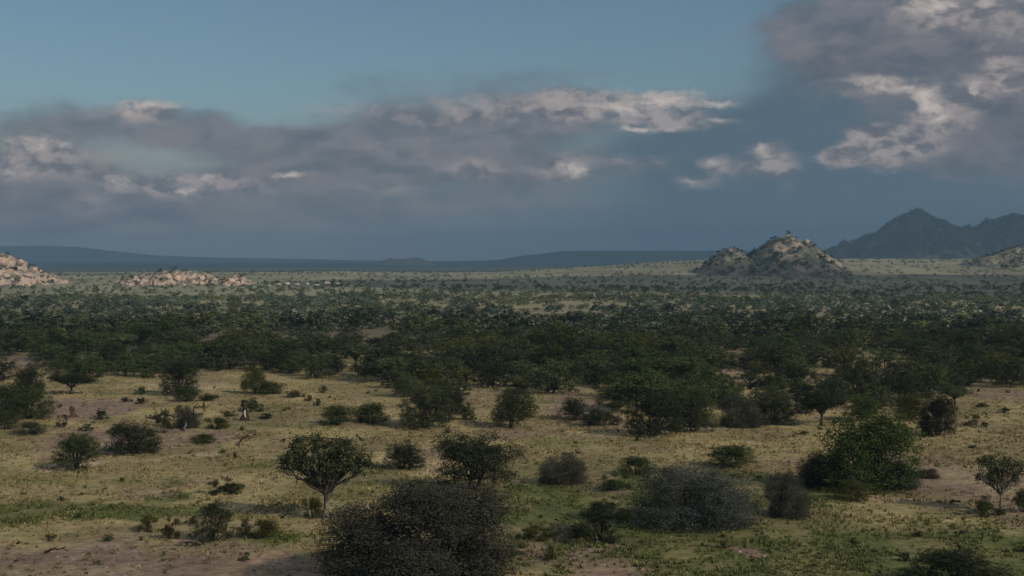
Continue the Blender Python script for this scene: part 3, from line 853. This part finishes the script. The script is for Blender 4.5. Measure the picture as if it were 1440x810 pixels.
for t in taken: occupy(*t)
NT = 60000
ys = 150 + (680 - 150) * np.sqrt(R.uniform(0, 1, NT)); xs = R.uniform(-.46, .46, NT) * (ys + 30)
zs = height(xs, ys); dn = fbm(xs / 30, ys / 45, 91, 3)
ws = R.choice([3.0, 4.1, 5.4, 6.9, 8.6], NT, p=[.22, .22, .23, .2, .13]) * R.uniform(.85, 1.15, NT)
for x, y, z, d, w in zip(xs, ys, zs, dn, ws):
    px, py = to_px(x, y, z)
    yb = np.interp(px, [a for a, _ in YB], [b_ for _, b_ in YB])
    if py > yb: continue
    if any(((px - a) / c) ** 2 + ((py - b_) / e) ** 2 < 1 for a, b_, c, e in CLEAR): continue
    if d < .3 and y > 225: continue
    if R.uniform() < .84 * float(sst(300, 440, y)): continue
    if y < 215: w *= .85
    w *= 1 - .45 * float(sst(310, 470, y))
    if not free(x, y, w / 2): continue
    occupy(x, y, w / 2)
    cand.append((y, x, z, w, px, py))
cand.sort()
print('belt plants', len(cand))
KINDS = ['dome', 'mound', 'umbrella', 'tree', 'ragged']
nt_, ns_ = sum(a[7] == 'tree' for a in A), sum(a[7] == 'shrub' for a in A)
far_list = []
for (y, x, z, w, px, py) in cand:
    big = w > 4.3
    kind = R.choice(['dome', 'umbrella', 'tree', 'mound'], p=[.5, .14, .22, .14]) if big else R.choice(['mound', 'ragged', 'dome'], p=[.5, .2, .3])
    h = w * {'dome': .64, 'umbrella': .66, 'tree': .74, 'mound': .55, 'ragged': .5}[str(kind)] * R.uniform(.85, 1.15)
    hue = fbm(x / 26, y / 40, 97, 3) + R.uniform(-.12, .12)
    col = 'green' if hue > .6 else 'mid' if hue > .51 else 'dark' if hue > .44 else 'grey' if hue > .37 else 'olive'
    if R.uniform() < .02: col = 'bluegrey'
    if R.uniform() < .05: col = 'black'
    vis = 0 < px + w / y * F * .5 and px - w / y * F * .5 < 1440
    cat = 'tree' if big else 'shrub'
    ok = (nt_ < 298 if big else ns_ < 215) and vis and y < 420
    if ok:
        if big: nt_ += 1
        else: ns_ += 1
        row = 'front' if y < 235 else 'second' if y < 275 else 'middle' if y < 330 else 'rear'
        lab = f"{CW[col]} {KW[str(kind)]} {cat} in the {row} rows {landmark(px)}"
        plant(MID[str(kind)][int(R.integers(3))], x, y, z - .05, w, h, tuple(np.array(COLS[col]) * BELT * R.uniform(.75, 1.3)), cat, lab, cat, f"{cat}s of the woodland belt", twigs=False)
    else:
        far_list.append((x, y, z, w, h, tuple(np.array(COLS[col]) * (BELT + 1.0 * float(sst(300, 600, y))) * np.array([1 - .08 * float(sst(280, 480, y)), 1 - .04 * float(sst(280, 480, y)), 1 + .4 * float(sst(280, 480, y))]) * R.uniform(.7, 1.35))))  # foliage paled and blued with distance: haze painted into the tint
print('things', nt_, ns_, 'stuff near', len(far_list))

# ------------------------------------------------------------------ small shrubs dotted over the grass
sm = []
for k in range(600):
    if len(sm) > 104: break
    px = R.uniform(-10, 1450); py = 540 + 250 * R.uniform() ** 1.5
    x, y, z = ground(px, py)
    if fbm(x / 9, y / 12, 99, 3) < .47: continue
    w = R.uniform(.35, 1.1); h = w * R.uniform(.35, .7)
    if not free(x, y, w): continue
    occupy(x, y, w)
    sm.append(1)
    col = R.choice(['dark', 'green', 'olive', 'brown'], p=[.35, .25, .25, .15])
    zone = 'at the left of' if px < 480 else 'in the middle of' if px < 960 else 'at the right of'
    row = 'distant' if py < 620 else 'middle' if py < 700 else 'nearest'
    plant(SMALL[int(R.integers(5))], x, y, z - .02, w, h, str(col), 'shrub', f"tiny {'blackish' if col == 'dark' else col} shrublet {zone} the {row} open grass", 'shrub', 'tiny shrublets dotted over the grass')

# ------------------------------------------------------------------ distant scrub, one mass
def unit_bush(seed, n, leaf):
    rng = np.random.default_rng(seed)
    p, nr, lobes, cc = crown_pts('dome' if seed % 3 else 'mound', n, rng, .05)
    p[:, 2] = p[:, 2] * .98
    v, q = leaves(p, nr, leaf, rng, .75)
    return v


def scatter(name, label, items, n, leaf, seeds):
    U = [unit_bush(s, n, leaf) for s in seeds]
    vs, cs = [], []
    for k, (x, y, z, w, h, col) in enumerate(items):
        a = R.uniform(0, 6.28); c, s = math.cos(a), math.sin(a)
        u = U[k % len(U)]
        v = np.empty_like(u)
        v[:, 0] = (u[:, 0] * c - u[:, 1] * s) * w + x; v[:, 1] = (u[:, 0] * s + u[:, 1] * c) * w + y; v[:, 2] = u[:, 2] * h + z - .1
        vs.append(v)
        cc = np.array(COLS[col] if isinstance(col, str) else col) * R.uniform(.85, 1.15)
        cs.append(np.repeat(cc[None, :], len(u), 0))
    v = np.concatenate(vs); q = np.arange(len(v)).reshape(-1, 4)
    me = mesh_np(name, v, q, None, M_LEAF_FAR)
    tint_attr(me, np.concatenate(cs))
    o = add(name, me); o['kind'] = 'stuff'; o['label'] = label; o['category'] = 'scrub' if name != 'tussocks' else 'grass'
    return o


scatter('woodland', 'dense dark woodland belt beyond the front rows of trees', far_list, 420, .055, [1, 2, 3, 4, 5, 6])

NF = 60000
ys = 660 + 1300 * R.uniform(0, 1, NF) ** .8; xs = R.uniform(-.44, .44, NF) * (ys + 30)
zs = height(xs, ys)
den = fbm(xs / 90, ys / 160, 93, 4)
far = []
for x, y, z, d, u in zip(xs, ys, zs, den, R.uniform(0, 1, NF)):
    edge = 690 + 90 * float(sst(-.15, 0, x / y))
    p = 1.0 if y < edge else max(.22, 1.0 - (y - edge) / 420)
    p *= float(sst(.32, .5, d)) * .8 + .2
    p *= .27
    if u > p: continue
    w = R.uniform(1.5, 4.6)
    hue = R.uniform()
    far.append((x, y, z, w, w * R.uniform(.4, .62), (1.6, 1.9, 1.5) if hue > .7 else (1.9, 2.0, 1.8) if hue > .3 else (1.2, 1.3, 1.2) if hue > .1 else (1.6, 1.5, 1.1)))
for P in HILL_PTS:
    for (x, y, z) in P:
        w = R.uniform(2.5, 6) * (1.9 if y > 2800 else 1)
        far.append((x, y, z, w, w * R.uniform(.45, .7), 'mid' if R.uniform() > .4 else 'dark'))
print('far', len(far))
scatter('distant_scrub', 'scattered scrub dotting the pale plain and the far hills', far, 64, .13, [11, 12, 13, 14, 15, 16, 17, 18])


# ------------------------------------------------------------------ grass
def grass(name, label, n, y0, y1, hmin, hmax, green_only=False, seed=5, blades=5):
    rng = np.random.default_rng(seed)
    y = y0 + (y1 - y0) * rng.uniform(0, 1, n) ** 1.25
    x = rng.uniform(-.53, .53, n) * (y + 12)
    keep = fbm(x / 2.2, y / 3, 111, 4) + .25 * fbm(x / 15, y / 15, 113) > rng.uniform(.42, .75, n)
    g = pmask(GREEN, x, y); s = pmask(SOIL, x, y)
    if green_only: keep &= g * .9 + .12 > rng.uniform(0, 1, n)
    keep &= s * .9 < rng.uniform(0, 1, n)
    x, y, g = x[keep], y[keep], g[keep]
    z = height(x, y)
    base = ground_colour(x, y)
    n = len(x)
    hh = rng.uniform(hmin, hmax, n) * (.6 + .9 * fbm(x / 6, y / 6, 117))
    V = []; C = []
    for b_ in range(blades):
        a = rng.uniform(0, 6.28, n); r = rng.uniform(0, .6, n) * hh
        cx, cy = x + np.cos(a) * r, y + np.sin(a) * r
        w = hh * rng.uniform(.2, .5, n)
        lean = rng.normal(0, .35, (n, 2)) * hh[:, None]
        t = rng.uniform(0, 3.14, n); dx, dy = np.cos(t) * w, np.sin(t) * w
        V.append(np.stack([np.stack([cx - dx, cy - dy, z - .03], 1), np.stack([cx + dx, cy + dy, z - .03], 1), np.stack([cx + lean[:, 0], cy + lean[:, 1], z + hh * rng.uniform(.6, 1.1, n)], 1)], 1))
        k = base * rng.uniform(.75, 1.3, (n, 1))
        if green_only: k = np.array([.12, .135, .05]) * rng.uniform(.6, 1.5, (n, 1))
        C.append(np.repeat(k[:, None, :], 3, 1))
    V = np.concatenate(V).reshape(-1, 3); C = np.concatenate(C).reshape(-1, 3)
    me = mesh_np(name, V, None, np.arange(len(V)).reshape(-1, 3), M_GRASS)
    tint_attr(me, C)
    o = add(name, me); o['kind'] = 'stuff'; o['label'] = label; o['category'] = 'grass'
    return len(x)


print('grass', grass('dry_grass', 'dry tan and olive grass over the open ground', 175000, 66, 260, .07, .24),
      grass('ground_cover', 'fresh green low growth in the damp patches', 80000, 66, 190, .08, .3, True, 6, 6))

tk = []
while len(tk) < 4400:
    y = 78 + 190 * R.uniform() ** 1.1; x = R.uniform(-.53, .53) * (y + 10)
    if float(fbm(x / 8, y / 11, 121, 3)) < R.uniform(.35, .65): continue
    w = R.uniform(.25, .9)
    tk.append((x, y, float(height(x, y)) + .05, w, w * R.uniform(.2, .45), [(2.2, 1.8, 1.2), (1.5, 1.3, .9), (.8, .8, .6), (1.5, 1.7, .9)][int(R.integers(4))]))
scatter('tussocks', 'low dry tussocks and seedlings dotted through the grass', tk, 26, .12, [21, 22, 23])

# pebbles and clods on the bare soil
rng = np.random.default_rng(15)
n = 5000
y = 72 + 170 * rng.uniform(0, 1, n) ** 1.3; x = rng.uniform(-.53, .53, n) * (y + 12)
k = (pmask(SOIL, x, y) * .9 + .05) > rng.uniform(0, 1, n)
x, y = x[k], y[k]; z = height(x, y)
oct_ = np.array([(1, 0, 0), (-1, 0, 0), (0, 1, 0), (0, -1, 0), (0, 0, 1), (0, 0, -1)], float)
of = np.array([(0, 2, 4), (2, 1, 4), (1, 3, 4), (3, 0, 4), (2, 0, 5), (1, 2, 5), (3, 1, 5), (0, 3, 5)])
s = rng.uniform(.05, .22, (len(x), 1, 1)) * rng.uniform(.5, 1.3, (len(x), 6, 1))
V = oct_[None] * s * np.array([1.2, 1.2, .6]) + np.stack([x, y, z], 1)[:, None, :]
T_ = (of[None] + np.arange(len(x))[:, None, None] * 6).reshape(-1, 3)
o = add('gravel', mesh_np('gravel', V.reshape(-1, 3), None, T_, rough_mat('clods', (.1, .07, .055), (.36, .3, .24), .9, 3, 0), False)); o['kind'] = 'stuff'; o['label'] = 'stones and clods on the bare reddish soil'; o['category'] = 'stones'

# ------------------------------------------------------------------ haze
import bmesh
HZ0, HZ1 = float(V[:, :, 2].min()), 0
zmin = min(float(gz.min()), min(float(np.array([v.co.z for v in o.data.vertices]).min()) for o in bpy.data.objects if o.get('kind') == 'structure' and o.name != 'ground')) - 1
bm = bmesh.new(); bmesh.ops.create_cube(bm, size=1)
me = bpy.data.meshes.new('haze'); bm.to_mesh(me); bm.free()
hz = add('haze', me); hz['kind'] = 'stuff'; hz['label'] = 'bluish air over the plain'
ztop = 152.0
hz.scale = (18800, 18800, ztop - zmin); hz.location = (0, 0, (ztop + zmin) / 2)
m, nt = mat_new('haze'); L = nt.links.new
pv = N(nt, 'ShaderNodeVolumePrincipled'); pv.inputs['Color'].default_value = (.42, .65, .87, 1); pv.inputs['Density'].default_value = 1.7e-4; pv.inputs['Anisotropy'].default_value = .55
o = N(nt, 'ShaderNodeOutputMaterial'); L(pv.outputs[0], o.inputs['Volume'])
me.materials.append(m)

# ------------------------------------------------------------------ sun, and unseen clouds added to shade the land
SUN_EL = math.radians(30); SUN_AZ = math.radians(130)      # azimuth clockwise from +Y
to_sun = Vector((math.sin(SUN_AZ) * math.cos(SUN_EL), math.cos(SUN_AZ) * math.cos(SUN_EL), math.sin(SUN_EL)))
sd = bpy.data.lights.new('sun', 'SUN'); sd.energy = 3.8; sd.angle = math.radians(.53); sd.color = (1, .86, .7)
so = bpy.data.objects.new('sun', sd); COL.objects.link(so)
so.rotation_euler = to_sun.to_track_quat('Z', 'Y').to_euler()

m, nt = mat_new('cloud'); L = nt.links.new
d = N(nt, 'ShaderNodeBsdfDiffuse'); d.inputs[0].default_value = (.85, .85, .87, 1)
t = N(nt, 'ShaderNodeBsdfTranslucent'); t.inputs[0].default_value = (.85, .85, .87, 1)
tp = N(nt, 'ShaderNodeBsdfTransparent')
m1 = N(nt, 'ShaderNodeMixShader'); m1.inputs[0].default_value = .45; L(d.outputs[0], m1.inputs[1]); L(t.outputs[0], m1.inputs[2])
m2 = N(nt, 'ShaderNodeMixShader'); m2.inputs[0].default_value = .85; L(m1.outputs[0], m2.inputs[1]); L(tp.outputs[0], m2.inputs[2])
o = N(nt, 'ShaderNodeOutputMaterial'); L(m2.outputs[0], o.inputs[0])
M_SHADE_CLOUD = m
M_SHADE_CLOUD2 = m.copy(); M_SHADE_CLOUD2.name = 'dense_shade_cloud'
[n for n in M_SHADE_CLOUD2.node_tree.nodes if n.type == 'MIX_SHADER'][1].inputs[0].default_value = .45
ALT = 1800.0
sh = ALT / math.tan(SUN_EL)
SX, SY = math.sin(SUN_AZ) * sh, math.cos(SUN_AZ) * sh


def cloud(cx, cy, rx, ry, seed, label, mat=None):
    """an unseen cumulus bank, added so that its shadow falls round (cx, cy)"""
    nu, nv = 96, 26
    th = np.linspace(0, 2 * math.pi, nu, endpoint=False); ph = np.linspace(-math.pi / 2, math.pi / 2, nv)
    TH, PH = np.meshgrid(th, ph, indexing='ij')
    edge = 1 + .3 * (fbm(np.cos(TH) * 2.2 + 5, np.sin(TH) * 2.2 + 5, seed, 4) - .5) * 2
    X = np.cos(TH) * np.cos(PH) * rx * edge; Y = np.sin(TH) * np.cos(PH) * ry * edge
    lump = fbm(X / 260 + 9, Y / 260, seed + 5, 5)
    Z = np.where(PH > 0, np.sin(PH) * 330 * (.5 + lump), np.sin(PH) * 60 * (.6 + .6 * lump))
    P = np.stack([X, Y, Z], -1).reshape(-1, 3)
    i = np.arange(nu)[:, None] * nv + np.arange(nv - 1)[None, :]
    j = ((np.arange(nu) + 1) % nu)[:, None] * nv + np.arange(nv - 1)[None, :]
    q = np.stack([i, j, j + 1, i + 1], -1).reshape(-1, 4)
    o = add('cloud', mesh_np('cloud', P, q, None, mat or M_SHADE_CLOUD, True), None, (cx + SX, cy + SY, ALT))
    o['label'] = label; o['kind'] = 'structure'
    return o


cloud(0, -20, 820, 440, 1, 'unseen grey cloud bank added to shade the near plain')
cloud(600, 870, 640, 185, 4, 'unseen dense grey cloud added to shade the middle plain on the right', M_SHADE_CLOUD2)
cloud(1500, 3650, 900, 520, 2, 'unseen grey cloud bank added to shade the mountain', M_SHADE_CLOUD2)
cloud(100, 5900, 3600, 1900, 3, 'unseen broad grey cloud bank added to shade the far land', M_SHADE_CLOUD2)

# ------------------------------------------------------------------ world: sky with clouds
W = bpy.data.worlds.new('World'); S.world = W; W.use_nodes = True
nt = W.node_tree; nt.nodes.clear(); L = nt.links.new
sky = N(nt, 'ShaderNodeTexSky', sky_type='NISHITA', sun_disc=False)
sky.sun_elevation = SUN_EL; sky.sun_rotation = SUN_AZ; sky.altitude = 400; sky.air_density = 1.0; sky.dust_density = 1.5; sky.ozone_density = 2.5
bgm = N(nt, 'ShaderNodeVectorMath', operation='SCALE'); bgm.inputs[3].default_value = .07; sct = N(nt, 'ShaderNodeVectorMath', operation='MULTIPLY'); sct.inputs[1].default_value = (.85, .93, .89); L(sky.outputs[0], sct.inputs[0]); L(sct.outputs[0], bgm.inputs[0])

tc = N(nt, 'ShaderNodeTexCoord')
sp = N(nt, 'ShaderNodeSeparateXYZ'); L(tc.outputs['Generated'], sp.inputs[0])
az = N(nt, 'ShaderNodeMath', operation='ARCTAN2'); L(sp.outputs[0], az.inputs[0]); L(sp.outputs[1], az.inputs[1])
el = N(nt, 'ShaderNodeMath', operation='ARCSINE'); L(sp.outputs[2], el.inputs[0])
cb = N(nt, 'ShaderNodeCombineXYZ'); L(az.outputs[0], cb.inputs[0]); L(el.outputs[0], cb.inputs[1])   # (azimuth, elevation) in radians


def noise_of(vec, sx, sy, scale, detail, rough=.55, off=(0, 0, 0)):
    mp = N(nt, 'ShaderNodeMapping'); mp.inputs['Scale'].default_value = (sx, sy, 1); mp.inputs['Location'].default_value = off; L(vec, mp.inputs[0])
    n = N(nt, 'ShaderNodeTexNoise', i_Scale=scale, i_Detail=detail, i_Roughness=rough); L(mp.outputs[0], n.inputs['Vector'])
    return n


def warp(vec, amp, n):
    s = N(nt, 'ShaderNodeVectorMath', operation='SUBTRACT'); s.inputs[1].default_value = (.5, .5, .5); L(n.outputs['Color'], s.inputs[0])
    k = N(nt, 'ShaderNodeVectorMath', operation='MULTIPLY'); k.inputs[1].default_value = (amp, amp * .6, 0); L(s.outputs[0], k.inputs[0])
    a = N(nt, 'ShaderNodeVectorMath', operation='ADD'); L(vec, a.inputs[0]); L(k.outputs[0], a.inputs[1])
    return a.outputs[0]


n_big = noise_of(cb.outputs[0], 1, 2.2, 14, 6)
n_fine = noise_of(cb.outputs[0], 1, 1.6, 60, 6, .6, (3, 1, 0))
w1 = warp(cb.outputs[0], .05, n_big)
w2 = warp(warp(cb.outputs[0], .016, n_big), .016, n_fine)


def dirpt(px, py):
    a, s = ray(px, py)
    return math.atan2(a, 1), math.atan2(s, math.hypot(a, 1))


def blobs(vec, lst, soft=1.0):
    prev = None
    for (px, py, rx, ry, amp) in lst:
        a, e = dirpt(px, py)
        s = N(nt, 'ShaderNodeVectorMath', operation='SUBTRACT'); s.inputs[1].default_value = (a, e, 0); L(vec, s.inputs[0])
        k = N(nt, 'ShaderNodeVectorMath', operation='MULTIPLY'); k.inputs[1].default_value = (F / rx, F / ry, 0); L(s.outputs[0], k.inputs[0])
        d = N(nt, 'ShaderNodeVectorMath', operation='LENGTH'); L(k.outputs[0], d.inputs[0])
        m = N(nt, 'ShaderNodeMapRange', interpolation_type='SMOOTHSTEP'); m.inputs[1].default_value = 1.5; m.inputs[2].default_value = .1
        m.inputs[3].default_value = 0; m.inputs[4].default_value = amp; L(d.outputs['Value'], m.inputs[0])
        if prev is None: prev = m.outputs[0]
        else:
            ad = N(nt, 'ShaderNodeMath', operation='ADD'); L(prev, ad.inputs[0]); L(m.outputs[0], ad.inputs[1]); prev = ad.outputs[0]
    return prev


def math2(op, a, b_, clamp=False):
    m = N(nt, 'ShaderNodeMath', operation=op, use_clamp=clamp)
    for i, v in enumerate((a, b_)):
        if isinstance(v, (int, float)): m.inputs[i].default_value = v
        else: L(v, m.inputs[i])
    return m.outputs[0]


def mrange(v, a, b_, c=0.0, d=1.0):
    m = N(nt, 'ShaderNodeMapRange', interpolation_type='SMOOTHSTEP'); m.inputs[1].default_value = a; m.inputs[2].default_value = b_; m.inputs[3].default_value = c; m.inputs[4].default_value = d
    L(v, m.inputs[0]); return m.outputs[0]


def srgb(c, k=1.0): return tuple((((v / 255) / 12.92) if v <= 10 else (((v / 255) + .055) / 1.055) ** 2.4) * k for v in c)


EXPO = 0.0
KEX = 1 / 2 ** EXPO


def layer(prev, mask, col, name=''):
    mx = N(nt, 'ShaderNodeMix', data_type='RGBA')
    L(mask, mx.inputs[0]); L(prev, mx.inputs[6])
    if isinstance(col, tuple): mx.inputs[7].default_value = (*srgb(col, KEX), 1)
    else: L(col, mx.inputs[7])
    return mx.outputs[2]


def ynode(py): return dirpt(720, py)[1]


cur = bgm.outputs[0]
elo = el.outputs[0]; azo = az.outputs[0]
# thin veil low in the sky, mauve-grey on the left and slate on the right
gradl = N(nt, 'ShaderNodeMix', data_type='RGBA'); gradl.inputs[6].default_value = (*srgb((142, 140, 142), KEX), 1); gradl.inputs[7].default_value = (*srgb((99, 117, 133), KEX), 1)
L(mrange(azo, dirpt(200, 300)[0], dirpt(900, 300)[0]), gradl.inputs[0])
veil = mrange(elo, ynode(120), ynode(300), 0, .93)
veil = math2('MULTIPLY', veil, mrange(n_big.outputs[0], .2, .55, .75, 1.0))
cur = layer(cur, veil, gradl.outputs[2])
# slate storm mass on the right
slate = blobs(w1, [(1250, 260, 330, 190, 1.0), (1440, 200, 200, 300, .9), (1150, 130, 110, 90, .6), (960, 205, 170, 60, .7), (1030, 300, 330, 70, .6), (1350, 40, 180, 60, .3)])
cur = layer(cur, math2('MULTIPLY', mrange(slate, .12, 1.0), .92), (82, 101, 116))
# broad mauve-grey clouds
grey = blobs(w1, [(560, 190, 260, 48, .9), (430, 225, 250, 40, .7), (160, 175, 150, 26, .8), (60, 250, 130, 65, .9), (250, 275, 260, 34, .8), (620, 255, 240, 60, .75), (700, 160, 160, 40, .7), (90, 150, 180, 22, .35), (560, 110, 110, 34, .5), (780, 110, 130, 26, .5), (250, 310, 330, 26, .45), (620, 300, 240, 24, .35), (900, 290, 200, 20, .3),
                  (1330, 50, 230, 85, 1.0), (1420, 150, 80, 130, .9), (1420, 20, 140, 60, .8), (1190, 70, 130, 70, .7), (1150, 20, 90, 50, .5), (1310, 195, 130, 60, .7), (1060, 235, 80, 30, .4), (800, 235, 150, 34, .6), (830, 165, 150, 30, .5), (1270, 200, 90, 40, .5), (360, 190, 200, 22, .5), (0, 215, 90, 50, .6), (20, 290, 200, 40, .6),
                  (740, 5, 260, 8, .4), (1420, 330, 120, 40, .3)])
gn = math2('ADD', grey, math2('MULTIPLY', math2('SUBTRACT', n_big.outputs[0], .5), .9))
def relief(vec, scale, dx, dy, detail, rough=.55, k=.1, off=(5, 3, 0)):
    a = noise_of(vec, 1, 1.7, scale, detail, rough, off)
    sh_ = N(nt, 'ShaderNodeVectorMath', operation='ADD'); sh_.inputs[1].default_value = (dx, dy, 0); L(vec, sh_.inputs[0])
    b_ = noise_of(sh_.outputs[0], 1, 1.7, scale, detail, rough, off)
    return mrange(math2('SUBTRACT', a.outputs[0], b_.outputs[0]), -k, k)


n_mid = noise_of(w1, 1, 2.6, 26, 7, .6, (7, 2, 0))
gc_ = N(nt, 'ShaderNodeMix', data_type='RGBA'); gc_.inputs[6].default_value = (*srgb((88, 97, 108), KEX), 1); gc_.inputs[7].default_value = (*srgb((126, 123, 129), KEX), 1)
L(math2('ADD', math2('MULTIPLY', mrange(n_mid.outputs[0], .33, .67), .55), math2('MULTIPLY', relief(w1, 22, .006, .009, 5, .5, .13), .45)), gc_.inputs[0])
gn = math2('ADD', gn, math2('MULTIPLY', math2('SUBTRACT', n_mid.outputs[0], .5), .8))
cur = layer(cur, math2('MULTIPLY', mrange(gn, .2, 1.1), .85), gc_.outputs[2])
# warmer lit bodies
n_puff = noise_of(w2, 1, 1.9, 38, 6, .55, (1, 5, 0))
bc_ = N(nt, 'ShaderNodeMix', data_type='RGBA'); bc_.inputs[6].default_value = (*srgb((104, 107, 115), KEX), 1); bc_.inputs[7].default_value = (*srgb((168, 158, 156), KEX), 1)
L(relief(w2, 42, .004, .0065, 6, .56, .14), bc_.inputs[0])
body = blobs(w2, [(300, 255, 60, 12, .45), (410, 248, 40, 9, .5), (540, 262, 60, 14, .35), (680, 240, 50, 16, .4), (1000, 232, 22, 14, .55), (1215, 190, 22, 20, .5), (1255, 205, 40, 20, .5), (1330, 50, 150, 30, .12), (1420, 90, 40, 60, .4), (1365, 150, 26, 44, .6), (1250, 215, 70, 22, .6), (1180, 225, 30, 16, .6), (1100, 238, 30, 24, .5), (600, 165, 120, 20, .35), (90, 228, 90, 24, .5), (330, 262, 110, 14, .4), (530, 215, 150, 18, .3), (480, 150, 90, 14, .25), (200, 158, 60, 16, .8), (40, 205, 60, 16, .6), (230, 262, 90, 18, .55), (130, 272, 40, 30, .4), (880, 145, 130, 22, .85), (930, 172, 80, 14, .7), (790, 235, 48, 22, .7), (900, 228, 60, 14, .45), (1240, 200, 50, 28, .6), (1310, 165, 34, 48, .7), (1200, 220, 45, 14, .5),
                  (1075, 225, 34, 26, .5), (1030, 232, 26, 18, .4), (1230, 122, 70, 16, .7), (1310, 14, 60, 24, .7), (1410, 110, 30, 30, .5), (800, 150, 44, 30, .5), (700, 150, 110, 22, .45), (650, 245, 60, 18, .3), (575, 290, 90, 16, .15), (985, 255, 50, 10, .4), (10, 240, 70, 22, .5), (1395, 20, 80, 26, .4)])
bn = math2('ADD', body, math2('MULTIPLY', math2('SUBTRACT', n_fine.outputs[0], .5), .8))
cur = layer(cur, math2('MULTIPLY', mrange(bn, .0, .85), .85), bc_.outputs[2])
# bright edges
n_puff2 = noise_of(w2, 1, 2.0, 50, 7, .6, (4, 4, 0))
hi = blobs(w2, [(px, py, rx * 1.35, ry * 1.3, a) for (px, py, rx, ry, a) in [(210, 150, 38, 9, .9), (55, 200, 34, 8, .9), (30, 240, 30, 8, .7), (168, 250, 18, 8, .8), (265, 265, 14, 7, .7), (290, 250, 10, 5, .8), (410, 248, 22, 5, .9), (940, 135, 44, 9, .9), (880, 150, 70, 9, .7), (1010, 148, 40, 5, .9), (900, 180, 56, 5, .8), (1010, 171, 34, 4, .8),
                (800, 238, 18, 12, .9), (1303, 140, 12, 12, 1.0), (1315, 165, 20, 22, .8), (1370, 126, 8, 10, .9), (1260, 127, 34, 6, .8), (1225, 115, 30, 5, .7), (1258, 184, 16, 8, .6), (1165, 214, 10, 10, .6), (1075, 216, 14, 9, .6), (1002, 226, 7, 5, .7), (1300, 12, 24, 14, .8), (1370, 4, 40, 8, .6), (1250, 243, 14, 4, .7), (465, 237, 14, 5, .4), (320, 268, 14, 5, .5), (980, 255, 20, 4, .4)]])
hn = math2('ADD', hi, math2('MULTIPLY', math2('SUBTRACT', n_puff2.outputs[0], .52), 2.0))
cur = layer(cur, math2('MULTIPLY', mrange(hn, .1, 1.15), math2('MULTIPLY', mrange(bn, -.05, .4), math2('ADD', .3, math2('MULTIPLY', relief(w2, 60, .003, .005, 6, .6, .12), .6)))), (204, 192, 184))
# broken grey cloud over the rest of the sky
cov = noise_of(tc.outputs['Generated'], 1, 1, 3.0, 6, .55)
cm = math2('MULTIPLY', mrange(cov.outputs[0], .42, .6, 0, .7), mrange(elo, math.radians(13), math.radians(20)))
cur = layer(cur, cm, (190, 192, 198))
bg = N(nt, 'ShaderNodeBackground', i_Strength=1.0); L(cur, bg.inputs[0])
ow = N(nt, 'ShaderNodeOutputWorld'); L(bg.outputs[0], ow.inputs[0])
W.cycles.sampling_method = 'MANUAL'; W.cycles.sample_map_resolution = 512

# ------------------------------------------------------------------ render settings
S.view_settings.view_transform = 'Standard'; S.view_settings.look = 'None'; S.view_settings.gamma = 1; S.view_settings.exposure = EXPO
S.render.engine = 'CYCLES'
S.cycles.use_denoising = True
S.cycles.denoiser = 'OPENIMAGEDENOISE'
S.cycles.max_bounces = 6; S.cycles.diffuse_bounces = 3; S.cycles.transparent_max_bounces = 16; S.cycles.volume_bounces = 1
